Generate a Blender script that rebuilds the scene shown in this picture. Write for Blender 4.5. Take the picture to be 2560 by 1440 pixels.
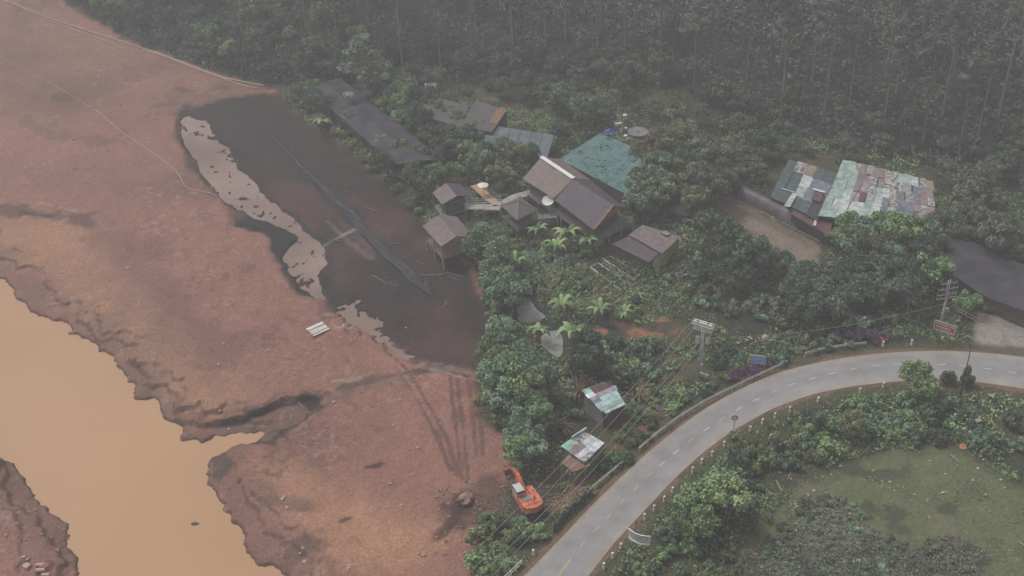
import bpy, bmesh, math, random
import numpy as np
from mathutils import Vector, Matrix, Quaternion
R = math.radians
for o in list(bpy.data.objects): bpy.data.objects.remove(o)
scn = bpy.context.scene
col = scn.collection
# ------------------------------------------------------------------ camera
FPX, PITCH, CH = 3000.0, R(34), 102.0
ROLL = R(2.83)
fw = np.array([0, math.cos(PITCH), -math.sin(PITCH)])
u0 = np.array([0, math.sin(PITCH), math.cos(PITCH)]); r0 = np.array([1.0, 0, 0])
rt = math.cos(ROLL) * r0 - math.sin(ROLL) * u0
up = math.cos(ROLL) * u0 + math.sin(ROLL) * r0
cam = bpy.data.cameras.new('camera'); camo = bpy.data.objects.new('camera', cam); col.objects.link(camo)
cam.sensor_width = 36; cam.lens = FPX / 2560 * 36; cam.clip_end = 3000; cam.clip_start = 1
m = Matrix(((rt[0], up[0], -fw[0], 0), (rt[1], up[1], -fw[1], 0), (rt[2], up[2], -fw[2], CH), (0, 0, 0, 1)))
camo.matrix_world = m
scn.camera = camo
# ------------------------------------------------------------------ world, sun, exposure
world = bpy.data.worlds.new('World'); scn.world = world; world.use_nodes = True
SUN_EL, SUN_AZ = R(62), R(-60)
nt = world.node_tree; nt.nodes.clear()
sky = nt.nodes.new('ShaderNodeTexSky'); sky.sky_type = 'NISHITA'; sky.sun_disc = False
sky.sun_elevation = SUN_EL; sky.sun_rotation = SUN_AZ; sky.air_density = 1.0; sky.dust_density = 4.0
hs = nt.nodes.new('ShaderNodeHueSaturation'); hs.inputs['Saturation'].default_value = 0.22
bg = nt.nodes.new('ShaderNodeBackground'); bg.inputs['Strength'].default_value = 0.13
wo = nt.nodes.new('ShaderNodeOutputWorld')
nt.links.new(sky.outputs[0], hs.inputs['Color']); nt.links.new(hs.outputs[0], bg.inputs['Color']); nt.links.new(bg.outputs[0], wo.inputs['Surface'])
sl = bpy.data.lights.new('sun', 'SUN'); sl.energy = 1.65; sl.angle = R(11); sl.color = (1, .96, .9)
so = bpy.data.objects.new('sun', sl); col.objects.link(so)
sd = Vector((math.sin(SUN_AZ) * math.cos(SUN_EL), math.cos(SUN_AZ) * math.cos(SUN_EL), math.sin(SUN_EL)))
so.rotation_euler = sd.to_track_quat('Z', 'Y').to_euler(); so.location = (0, 0, 300)
scn.view_settings.view_transform = 'Standard'; scn.view_settings.look = 'None'
scn.view_settings.exposure = 0.10; scn.view_settings.gamma = 1
scn.cycles.use_denoising = True
scn.cycles.max_bounces = 5; scn.cycles.diffuse_bounces = 2; scn.cycles.glossy_bounces = 2; scn.cycles.volume_bounces = 0
scn.cycles.transparent_max_bounces = 6
HAZE_D, HAZE_C = 0.00130, (0.86, 0.84, 0.86)

# ------------------------------------------------------------------ pixel (2560x1440) to world, at real heights
def ray(px, py):
    d = FPX * fw + (px - 1280) * rt - (py - 720) * up
    return d / np.linalg.norm(d)
def P(px, py, z=0.0):
    d = ray(px, py); t = (z - CH) / d[2]
    return np.array([d[0] * t, d[1] * t, z])
def PP(pts, z=0.0): return np.array([P(a, b, z)[:2] for a, b in pts])

# ------------------------------------------------------------------ numpy noise
def vnoise(x, y, s, seed):
    rg = np.random.RandomState(seed); T = rg.rand(256, 256)
    xs, ys = np.asarray(x) / s + 1000.5, np.asarray(y) / s + 1000.5
    xi, yi = np.floor(xs).astype(int), np.floor(ys).astype(int); fx, fy = xs - xi, ys - yi
    fx = fx * fx * (3 - 2 * fx); fy = fy * fy * (3 - 2 * fy)
    a = T[xi % 256, yi % 256]; b = T[(xi + 1) % 256, yi % 256]; c = T[xi % 256, (yi + 1) % 256]; d = T[(xi + 1) % 256, (yi + 1) % 256]
    return (a + (b - a) * fx) * (1 - fy) + (c + (d - c) * fx) * fy - .5
def fbm(x, y, s, seed, o=4):
    r = 0; a = 1
    for k in range(o): r = r + a * vnoise(x, y, s, seed + k); a *= .55; s *= .5
    return r
def sst(a, b, v):
    t = np.clip((v - a) / (b - a), 0, 1); return t * t * (3 - 2 * t)

# ------------------------------------------------------------------ regions, traced at ground level
RIVER = [(-400, 300), (-200, 560), (0, 700), (22, 712), (40, 745), (60, 770), (95, 790), (120, 806), (150, 808), (170, 815), (180, 838), (205, 845),
 (240, 862), (268, 890), (292, 905), (300, 925), (325, 942), (332, 972), (345, 1000), (392, 1008), (402, 1030), (420, 1060), (444, 1072),
 (448, 1102), (505, 1104), (530, 1095), (600, 1090), (650, 1089), (640, 1105), (600, 1118), (560, 1133), (530, 1150), (518, 1180), (520, 1215), (550, 1265),
 (600, 1330), (640, 1385), (652, 1410), (690, 1422), (720, 1450), (760, 1600), (700, 1800), (215, 1800), (205, 1450), (190, 1400), (180, 1320), (150, 1290), (100, 1250), (70, 1215),
 (45, 1180), (0, 1145), (-300, 980), (-800, 700)]
GULLY = [(520, 1055), (600, 1040), (655, 1022), (700, 1000), (770, 982), (800, 986), (797, 1006), (770, 1035), (740, 1062), (690, 1080), (640, 1090), (560, 1085)]
POND = [(447, 300), (470, 288), (512, 298), (540, 335), (580, 378), (600, 420), (640, 458), (670, 498), (735, 542), (780, 588), (812, 615), (822, 655), (792, 688),
 (818, 742), (770, 735), (740, 712), (716, 672), (702, 628), (738, 592), (700, 566), (650, 548), (595, 520), (545, 492), (510, 440), (480, 390), (450, 345)]
PUD = [(850, 760), (885, 752), (905, 775), (935, 805), (955, 828), (950, 850), (915, 832), (880, 812), (855, 790)]
PUD2 = [(955, 838), (985, 865), (1000, 885), (1040, 905), (1120, 912), (1215, 935), (1210, 946), (1110, 925), (1020, 918), (990, 885), (955, 855)]
WET = [(440, 285), (470, 262), (520, 250), (640, 238), (720, 225), (760, 260), (830, 330), (960, 420), (1060, 520), (1110, 600), (1150, 640), (1200, 700), (1225, 790), (1242, 850),
 (1210, 912), (1100, 905), (1015, 890), (975, 860), (940, 838), (900, 812), (850, 780), (815, 765), (770, 740), (735, 715), (700, 660), (670, 580), (600, 560), (560, 510), (500, 440), (450, 350)]
HOLE = [(598, 560), (620, 535), (680, 560), (742, 585), (735, 600), (700, 640), (680, 600), (630, 568)]
GREEN = [(60, -30), (330, 105), (560, 190), (680, 225), (760, 300), (900, 400), (1050, 530), (1100, 610), (1160, 640), (1205, 705), (1235, 800), (1245, 850), (1200, 900),
 (1190, 960), (1215, 1000), (1200, 1040), (1230, 1075), (1285, 1075), (1290, 1150), (1270, 1210), (1260, 1270), (1230, 1310), (1190, 1330), (1200, 1370), (1210, 1420), (1190, 1500),
 (1190, 2200), (4000, 2200), (4000, -30)]
ROUGHMUD = [(1120, 1240), (1190, 1210), (1290, 1170), (1330, 1200), (1420, 1190), (1380, 1260), (1290, 1290), (1230, 1330), (1150, 1320)]
ORANGE1 = [(-200, 540), (60, 545), (160, 565), (200, 620), (300, 780), (420, 920), (560, 1010), (480, 1030), (350, 940), (220, 800), (60, 690), (-200, 600)]
ORANGE2 = [(540, 1160), (700, 1130), (900, 1230), (1050, 1330), (1050, 1500), (700, 1500), (600, 1330)]
PATHD = [(1790, 470), (1830, 490), (1900, 540), (2000, 590), (2065, 615), (2030, 668), (1960, 640), (1880, 590), (1800, 525), (1740, 470)]
YARD = [(1540, 330), (1700, 310), (1860, 400), (1900, 450), (1780, 480), (1640, 400)]
PAVED = [(2440, 800), (2560, 790), (2760, 860), (2760, 905), (2560, 893), (2430, 880)]
GRASSL = [(1830, 1440), (1700, 1500), (1860, 1330), (1980, 1210), (2080, 1150), (2200, 1110), (2400, 1120), (2560, 1200), (2900, 1260), (2900, 1700), (1600, 1700)]
STRAW = [(1370, 1255), (1420, 1215), (1470, 1190), (1500, 1180), (1490, 1215), (1440, 1250), (1385, 1280)]
BARE = [(1400, 880), (1480, 810), (1600, 760), (1700, 800), (1700, 830), (1600, 850), (1500, 880), (1430, 930)]
BARE2 = [(1600, 1010), (1690, 940), (1740, 890), (1750, 950), (1680, 1010), (1600, 1090), (1540, 1120), (1530, 1090)]
GP1 = [(1290, 760), (1300, 742), (1322, 738), (1342, 765), (1368, 790), (1352, 805), (1310, 808), (1288, 798)]
GP2 = [(1342, 842), (1365, 822), (1400, 818), (1415, 850), (1412, 880), (1395, 898), (1370, 880), (1350, 862)]
RD_OUT = [(1180, 1560), (1312, 1440), (1370, 1380), (1430, 1317), (1480, 1264), (1560, 1186), (1620, 1131), (1700, 1066), (1780, 1011), (1860, 966), (1950, 930), (2050, 905), (2150, 889),
 (2250, 880), (2350, 877), (2440, 880), (2560, 893), (2700, 912), (2900, 950)]
RD_IN = [(1350, 1600), (1472, 1440), (1532, 1362), (1590, 1300), (1650, 1236), (1700, 1184), (1765, 1126), (1840, 1072), (1930, 1022), (2030, 986), (2130, 966), (2230, 955), (2330, 950),
 (2420, 954), (2500, 963), (2560, 973), (2700, 1000), (2900, 1050)]
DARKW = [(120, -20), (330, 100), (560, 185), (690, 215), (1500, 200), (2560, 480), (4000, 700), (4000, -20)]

GX0, GX1, GY0, GY1, GS = -150.0, 150.0, 66.0, 330.0, 0.5
cx = np.arange(GX0, GX1 + .01, GS); cy = np.arange(GY0, GY1 + .01, GS)
CX, CY = np.meshgrid(cx, cy, indexing='ij')
def sdf_grid(poly):
    X, Y = CX.ravel(), CY.ravel(); d = np.full(X.shape, 1e9); ins = np.zeros(X.shape, bool)
    n = len(poly)
    for i in range(n):
        ax, ay = poly[i]; bx, by = poly[(i + 1) % n]; ex, ey = bx - ax, by - ay; L = ex * ex + ey * ey + 1e-9
        t = np.clip(((X - ax) * ex + (Y - ay) * ey) / L, 0, 1)
        d = np.minimum(d, (X - ax - t * ex) ** 2 + (Y - ay - t * ey) ** 2)
        c = ((ay > Y) != (by > Y))
        if c.any() and ey != 0: ins ^= c & (X < ex * (Y - ay) / ey + ax)
    d = np.sqrt(d); d[ins] *= -1
    return d.reshape(CX.shape)
def bil(G, x, y):
    u = np.clip((np.asarray(x) - GX0) / GS, 0, G.shape[0] - 1.001); v = np.clip((np.asarray(y) - GY0) / GS, 0, G.shape[1] - 1.001)
    i, j = u.astype(int), v.astype(int); a, b = u - i, v - j
    return G[i, j] * (1 - a) * (1 - b) + G[i + 1, j] * a * (1 - b) + G[i, j + 1] * (1 - a) * b + G[i + 1, j + 1] * a * b
ROADPOLY = [tuple(p) for p in RD_OUT] + [tuple(p) for p in RD_IN[::-1]]
S = {}
WATER_Z = -1.25
for nm, pl, z in (('river', RIVER, WATER_Z), ('gully', GULLY, 0), ('pond', POND, -.25), ('pud', PUD, -.2), ('pud2', PUD2, -.2), ('wet', WET, 0), ('hole', HOLE, 0), ('green', GREEN, 0),
                  ('rough', ROUGHMUD, 0), ('or1', ORANGE1, 0), ('or2', ORANGE2, 0), ('path', PATHD, 0), ('yard', YARD, 0), ('paved', PAVED, 0), ('lawn', GRASSL, 0), ('straw', STRAW, 0),
                  ('bare', BARE, 0), ('bare2', BARE2, 0), ('gp1', GP1, -.4), ('gp2', GP2, -.4), ('road', ROADPOLY, 0), ('dark', DARKW, 0)):
    S[nm] = sdf_grid(PP(pl, z))
# hill behind the houses
HA, HB = P(700, 170)[:2], P(2560, 440)[:2]
hn = np.array([-(HB - HA)[1], (HB - HA)[0]]); hn /= np.linalg.norm(hn)
if hn[1] < 0: hn = -hn
def hill(x, y):
    s = (x - HA[0]) * hn[0] + (y - HA[1]) * hn[1]
    s = np.clip(s, 0, 260)
    return 0.27 * s * s / (s + 14)
def height(x, y):
    g = lambda k: bil(S[k], x, y)
    far = (x < GX0) | (x > GX1) | (y < GY0) | (y > GY1)
    h = hill(x, y)
    flat = sst(.3, 4, g('road'))
    mud = sst(-.5, 1.5, g('green'))
    h = h + flat * (fbm(x, y, 14, 3, 4) * .5 * mud * sst(-1, 8, np.minimum(g('wet'), g('pud2'))) + fbm(x, y, 7, 9, 4) * .7 * (1 - mud)) - .15 * mud
    h = h + flat * mud * (fbm(x, y, 2.2, 19, 3) * .10) * (.4 + .6 * sst(-1, 3, g('wet')))
    # river bank with eroded ledges
    dr = g('river'); n1 = fbm(x, y, 3.0, 31, 4); n2 = fbm(x, y, 8, 37, 4)
    n4 = fbm(x, y, 1.1, 41, 3); e = dr + n1 * 1.3 + n4 * .35
    near = -2.2 + 1.3 * sst(-.5, .35, e) + .42 * sst(2.2, 2.5, dr + n2 * 5 + n4 * .6) + .42 * sst(4.6, 4.95, dr + n2 * 9 + n1 * 2 + n4 * .7) + .5 * sst(0, 3, e)
    w = sst(3, 11, dr)
    h = np.where(dr < 11, near * (1 - w) + (h) * w, h)
    h = np.where(dr > .7, np.maximum(h, WATER_Z + .12), h)
    # gully
    dg = g('gully') + n1 * .9
    h = h - .85 * sst(.5, 2.5, dr) * sst(.12, -.22, dg) * sst(-1, 2, dr) - .25 * sst(1.2, .6, dg + n1)
    h = np.where(dr > .7, np.maximum(h, WATER_Z + .10), h)
    # drained bed and its puddles
    h = h - .28 * sst(.5, -.8, g('wet') + n1 * .8)
    h = h + .34 * sst(.44, .54, fbm(x, y, 1.3, 151, 3) + .25 * sst(-.6, .2, vnoise(x, y, 9, 153))) * sst(0, -1, g('pond'))
    h = h - .40 * sst(.35, -.8, g('pond') + fbm(x, y, 2.2, 51, 5) * 1.0)
    h = h - .42 * sst(.6, -.3, g('pud') + fbm(x, y, .95, 53, 3) * 2.9 + .0) - .42 * sst(.5, -.2, g('pud2') + fbm(x, y, 1.2, 57, 3) * 1.4 - .2)
    h = h + .55 * sst(.5, -.6, g('hole') + n1 * .5) * sst(.8, -.6, g('pond'))
    for k in ('gp1', 'gp2'): h = h - .9 * sst(.3, -.7, g(k) + n1 * .5)
    return np.where(far, hill(x, y) - np.where(y < 150, 0.0, 0), h)
hgrid = height(CX, CY)
def H(x, y): return float(bil(hgrid, x, y))
def gp(px, py, dz=0.0):
    z = 0.0
    for k in range(14):
        p = P(px, py, z); z = .5 * z + .5 * (H(p[0], p[1]) + dz)
    p = P(px, py, z); return Vector((p[0], p[1], H(p[0], p[1]) + dz))

# ------------------------------------------------------------------ materials
def newmat(name):
    m = bpy.data.materials.new(name); m.use_nodes = True; nt = m.node_tree
    b = nt.nodes['Principled BSDF']; return m, nt, b
def mat(name, c, rough=.8, var=.18, scale=2.0, spec=.3, metal=0, objvar=0.0, bump=0.0, stretch=None, c2=None, lo=.35, hi=.65):
    m, nt, b = newmat(name); N = nt.nodes; L = nt.links
    tc = N.new('ShaderNodeTexCoord'); mp = N.new('ShaderNodeMapping')
    if stretch: mp.inputs['Scale'].default_value = stretch
    L.new(tc.outputs['Object'], mp.inputs[0])
    no = N.new('ShaderNodeTexNoise'); no.inputs['Scale'].default_value = scale; no.inputs['Detail'].default_value = 5; L.new(mp.outputs[0], no.inputs['Vector'])
    rp = N.new('ShaderNodeValToRGB'); L.new(no.outputs[0], rp.inputs[0])
    a = [x * (1 - var) for x in c]; d = list(c2) if c2 else [min(1, x * (1 + var)) for x in c]
    rp.color_ramp.elements[0].position = lo; rp.color_ramp.elements[0].color = (*a, 1)
    rp.color_ramp.elements[1].position = hi; rp.color_ramp.elements[1].color = (*d, 1)
    out = rp.outputs[0]
    if objvar:
        oi = N.new('ShaderNodeObjectInfo'); mr = N.new('ShaderNodeMapRange'); L.new(oi.outputs['Random'], mr.inputs[0])
        mr.inputs[3].default_value = 1 - objvar; mr.inputs[4].default_value = 1 + objvar
        h = N.new('ShaderNodeHueSaturation'); L.new(mr.outputs[0], h.inputs['Value']); L.new(out, h.inputs['Color']); out = h.outputs[0]
    L.new(out, b.inputs['Base Color']); b.inputs['Roughness'].default_value = rough; b.inputs['Specular IOR Level'].default_value = spec; b.inputs['Metallic'].default_value = metal
    if bump:
        bp = N.new('ShaderNodeBump'); bp.inputs['Strength'].default_value = bump; bp.inputs['Distance'].default_value = .1
        L.new(no.outputs[0], bp.inputs['Height']); L.new(bp.outputs[0], b.inputs['Normal'])
    return m
def leafmat(name, dark, light, objvar=.18, hue=.02):
    m, nt, b = newmat(name); N = nt.nodes; L = nt.links
    at = N.new('ShaderNodeAttribute'); at.attribute_name = 'tint'
    mx = N.new('ShaderNodeMix'); mx.data_type = 'RGBA'; L.new(at.outputs['Fac'], mx.inputs[0])
    mx.inputs[6].default_value = (*dark, 1); mx.inputs[7].default_value = (*light, 1)
    oi = N.new('ShaderNodeObjectInfo'); mr = N.new('ShaderNodeMapRange'); L.new(oi.outputs['Random'], mr.inputs[0])
    mr.inputs[3].default_value = 1 - objvar; mr.inputs[4].default_value = 1 + objvar
    h = N.new('ShaderNodeHueSaturation'); L.new(mr.outputs[0], h.inputs['Value']); L.new(mx.outputs[2], h.inputs['Color'])
    m2 = N.new('ShaderNodeMath'); m2.operation = 'MULTIPLY'; m2.inputs[1].default_value = 17.3; L.new(oi.outputs['Random'], m2.inputs[0])
    m3 = N.new('ShaderNodeMath'); m3.operation = 'FRACT'; L.new(m2.outputs[0], m3.inputs[0])
    mh = N.new('ShaderNodeMapRange'); L.new(m3.outputs[0], mh.inputs[0]); mh.inputs[3].default_value = .5 - hue; mh.inputs[4].default_value = .5 + hue
    L.new(mh.outputs[0], h.inputs['Hue'])
    L.new(h.outputs[0], b.inputs['Base Color']); b.inputs['Roughness'].default_value = .75; b.inputs['Specular IOR Level'].default_value = .2
    return m

# ------------------------------------------------------------------ object helpers
def tag(o, label=None, cat=None, group=None, kind=None):
    if label: o['label'] = label
    if cat: o['category'] = cat
    if group: o['group'] = group
    if kind: o['kind'] = kind
    return o
def link(name, me, mats, parent=None):
    o = bpy.data.objects.new(name, me); col.objects.link(o)
    for mm in (mats if isinstance(mats, (list, tuple)) else [mats]): me.materials.append(mm)
    if parent is not None: o.parent = parent
    return o
def thing(name, label, cat, loc=(0, 0, 0), rz=0.0, group=None):
    o = bpy.data.objects.new(name, None); col.objects.link(o); o.empty_display_size = .2
    o.location = loc; o.rotation_euler = (0, 0, rz); return tag(o, label, cat, group)
class MB:
    def __init__(s): s.v = []; s.f = []; s.m = []; s.cur = 0
    def add(s, vs, fs):
        k = len(s.v); s.v += [tuple(map(float, v)) for v in vs]; s.f += [tuple(i + k for i in f) for f in fs]; s.m += [s.cur] * len(fs); return s
    def box(s, c, d, rz=0, M=None):
        hx, hy, hz = d[0] / 2, d[1] / 2, d[2] / 2; vs = []
        ca, sa = math.cos(rz), math.sin(rz)
        for z in (-hz, hz):
            for x, y in ((-hx, -hy), (hx, -hy), (hx, hy), (-hx, hy)):
                p = Vector((x * ca - y * sa, x * sa + y * ca, z))
                if M: p = M @ p
                vs.append((c[0] + p[0], c[1] + p[1], c[2] + p[2]))
        return s.add(vs, [(3, 2, 1, 0), (4, 5, 6, 7), (0, 1, 5, 4), (1, 2, 6, 5), (2, 3, 7, 6), (3, 0, 4, 7)])
    def bar(s, a, b, w, h=None):
        a, b = Vector(a), Vector(b); h = h or w; d = (b - a)
        if d.length < 1e-6: return s
        q = d.to_track_quat('X', 'Z').to_matrix()
        return s.box((a + b) / 2, (d.length, w, h), 0, q)
    def tube(s, pts, r, n=6, r2=None, cap=True):
        pts = [Vector(p) for p in pts]; N = len(pts); vs = []
        for i, p in enumerate(pts):
            d = (pts[min(i + 1, N - 1)] - pts[max(i - 1, 0)])
            if d.length < 1e-6: d = Vector((0, 0, 1))
            q = d.to_track_quat('Z', 'Y'); rr = r if r2 is None else r + (r2 - r) * i / max(1, N - 1)
            for k in range(n):
                a = 2 * math.pi * k / n; vs.append(p + q @ Vector((rr * math.cos(a), rr * math.sin(a), 0)))
        fs = [(i * n + k, i * n + (k + 1) % n, (i + 1) * n + (k + 1) % n, (i + 1) * n + k) for i in range(N - 1) for k in range(n)]
        if cap: fs += [tuple(range(n))[::-1], tuple((N - 1) * n + k for k in range(n))]
        return s.add(vs, fs)
    def slab(s, quad, t=.06):      # sheet with thickness t below the given corners
        q = [Vector(p) for p in quad]; n = len(q)
        nn = (q[1] - q[0]).cross(q[2] - q[0]).normalized()
        if nn.z < 0: nn = -nn
        lo = [p - nn * t for p in q]
        return s.add(q + lo, [tuple(range(n)), tuple(range(2 * n - 1, n - 1, -1))] + [(i, n + i, n + (i + 1) % n, (i + 1) % n) for i in range(n)])
    def lump(s, c, r, seed=0, n=7, sq=.7, jit=.25):
        rg = random.Random(seed); c = Vector(c); rings = 5; vs = [c + Vector((0, 0, -r * sq))]
        for i in range(1, rings):
            ph = math.pi * i / rings
            for k in range(n):
                a = 2 * math.pi * k / n; rr = r * (1 + rg.uniform(-jit, jit))
                vs.append(c + Vector((rr * math.sin(ph) * math.cos(a), rr * math.sin(ph) * math.sin(a), -rr * sq * math.cos(ph))))
        vs.append(c + Vector((0, 0, r * sq)))
        fs = [(0, 1 + (k + 1) % n, 1 + k) for k in range(n)]
        for i in range(rings - 2):
            b = 1 + i * n; fs += [(b + k, b + (k + 1) % n, b + n + (k + 1) % n, b + n + k) for k in range(n)]
        b = 1 + (rings - 2) * n; fs += [(b + k, b + (k + 1) % n, len(vs) - 1) for k in range(n)]
        return s.add(vs, fs)
    def build(s, name, mats, parent=None, smooth=False, rel=None):
        me = bpy.data.meshes.new(name)
        vs = s.v
        if rel is not None: vs = [(x - rel[0], y - rel[1], z - rel[2]) for x, y, z in vs]
        me.from_pydata(vs, [], s.f); me.polygons.foreach_set('material_index', s.m)
        if smooth: me.polygons.foreach_set('use_smooth', [True] * len(s.f))
        me.update(); return link(name, me, mats, parent)
def npmesh(name, V, F, n):
    me = bpy.data.meshes.new(name); V = np.asarray(V, np.float32); F = np.asarray(F, np.int32)
    me.vertices.add(len(V)); me.vertices.foreach_set('co', V.ravel())
    nf = len(F); me.loops.add(nf * n); me.loops.foreach_set('vertex_index', F.ravel())
    me.polygons.add(nf); me.polygons.foreach_set('loop_start', np.arange(0, nf * n, n, dtype=np.int32)); me.polygons.foreach_set('loop_total', np.full(nf, n, np.int32))
    me.update(calc_edges=True); return me

# ------------------------------------------------------------------ the ground
def axis(a, b, s, outer):
    m = list(np.arange(a, b + .001, s)); st = s; x = a; lo = []
    while x > -outer: st *= 1.35; x -= st; lo.append(x)
    st = s; x = b; hi = []
    while x < outer: st *= 1.35; x += st; hi.append(x)
    return np.array(lo[::-1] + m + hi)
gx = axis(-118, 128, .27, 600); gy = axis(86, 285, .27, 600)
TX, TY = np.meshgrid(gx, gy, indexing='ij')
TZ = height(TX, TY)
DKM, MDM, LTM = (.03, .02, .018), (.10, .055, .045), (.42, .30, .24)
STROKES = [([(0, 520), (60, 525), (110, 535), (170, 540), (220, 552)], 2.6, MDM, .8, 3.0), ([(60, 530), (130, 538)], 1.2, DKM, .6, 1.5), ([(100, 505), (150, 515), (185, 525)], .9, LTM, .5, 1.6),
 ([(800, 985), (850, 965), (930, 945), (1000, 930), (1080, 918), (1200, 935)], .9, DKM, .75, 1.4), ([(800, 1000), (900, 960), (1000, 940)], 3.5, (.15, .09, .075), .5, 2),
 ([(620, 1090), (680, 1100), (730, 1070), (775, 1035), (800, 1015)], .8, DKM, .8, .9), ([(530, 1052), (600, 1042), (655, 1026), (700, 1004), (765, 988), (795, 990)], .6, DKM, .9, .5), ([(775, 990), (785, 1012)], 1.2, DKM, .9, .7), ([(600, 1068), (680, 1052), (730, 1030)], .35, MDM, .8, .5),
 ([(540, 1140), (552, 1160), (538, 1176)], 1.5, (.06, .045, .04), .8, 1.5), ([(985, 905), (1010, 945), (1050, 1010), (1095, 1090), (1125, 1175)], .42, MDM, .8, .35), ([(1005, 905), (1035, 950), (1078, 1020), (1118, 1095), (1145, 1190)], .42, MDM, .8, .35), ([(1125, 935), (1131, 1000), (1140, 1060), (1155, 1200)], .4, MDM, .75, .35), ([(1142, 935), (1149, 1000), (1158, 1060), (1170, 1200)], .4, MDM, .75, .35),
 ([(1170, 945), (1180, 1030), (1190, 1140)], .42, MDM, .7, .35), ([(1188, 945), (1198, 1030), (1208, 1140)], .42, MDM, .7, .35), ([(1080, 915), (1140, 938), (1200, 945)], .35, (.36, .27, .24), .7, .5), ([(1150, 1240), (1135, 1300), (1100, 1335)], 1.2, DKM, .7, 1.2), ([(1140, 1270), (1150, 1300)], 2.6, DKM, .75, 1.5),
 ([(650, 300), (740, 410), (840, 500), (930, 600), (1030, 690), (1078, 738)], 2.2, (.016, .018, .017), .75, 1.8), ([(820, 550), (870, 600), (930, 640)], .8, (.17, .12, .10), .6, 1), ([(845, 545), (900, 590), (935, 632)], 1.0, (.12, .075, .065), .5, 1),
 ([(800, 615), (850, 585), (885, 568)], .5, (.30, .24, .22), .7, .5), ([(1050, 905), (1120, 915), (1210, 935)], .8, (.24, .17, .15), .6, 1.1), ([(840, 818), (880, 812), (900, 822)], .7, (.42, .28, .24), .7, .9),
 ([(915, 1165), (945, 1160), (952, 1152)], .7, DKM, .8, .6), ([(855, 1298), (875, 1290)], .6, DKM, .8, .5), ([(740, 1380), (800, 1400)], 2.6, (.09, .06, .05), .5, 4), ([(700, 1245), (730, 1270)], 2, (.11, .075, .06), .5, 3), ([(830, 950), (900, 940)], .5, LTM, .5, .7),
 ([(130, 238), (160, 242)], 1.8, MDM, .8, 2), ([(450, 225), (500, 230), (560, 220)], 1.6, MDM, .8, 2), ([(400, 262), (440, 256)], 1.2, MDM, .6, 1.2), ([(60, 300), (130, 330), (240, 350)], 2, MDM, .35, 3),
 ([(280, 600), (400, 760), (520, 900)], 7, (.185, .085, .072), .55, 6), ([(240, 640), (330, 780), (430, 900)], 4, (.33, .19, .115), .4, 4), ([(475, 395), (500, 430)], 1.6, MDM, .7, 2), ([(560, 520), (600, 535)], 1.6, MDM, .7, 2),
 ([(1720, 340), (1800, 380), (1880, 420)], 1.4, (.20, .17, .15), .6, 1.2), ([(1700, 1020), (1600, 1100)], 1.0, (.20, .10, .07), .5, 1.2)]
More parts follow.
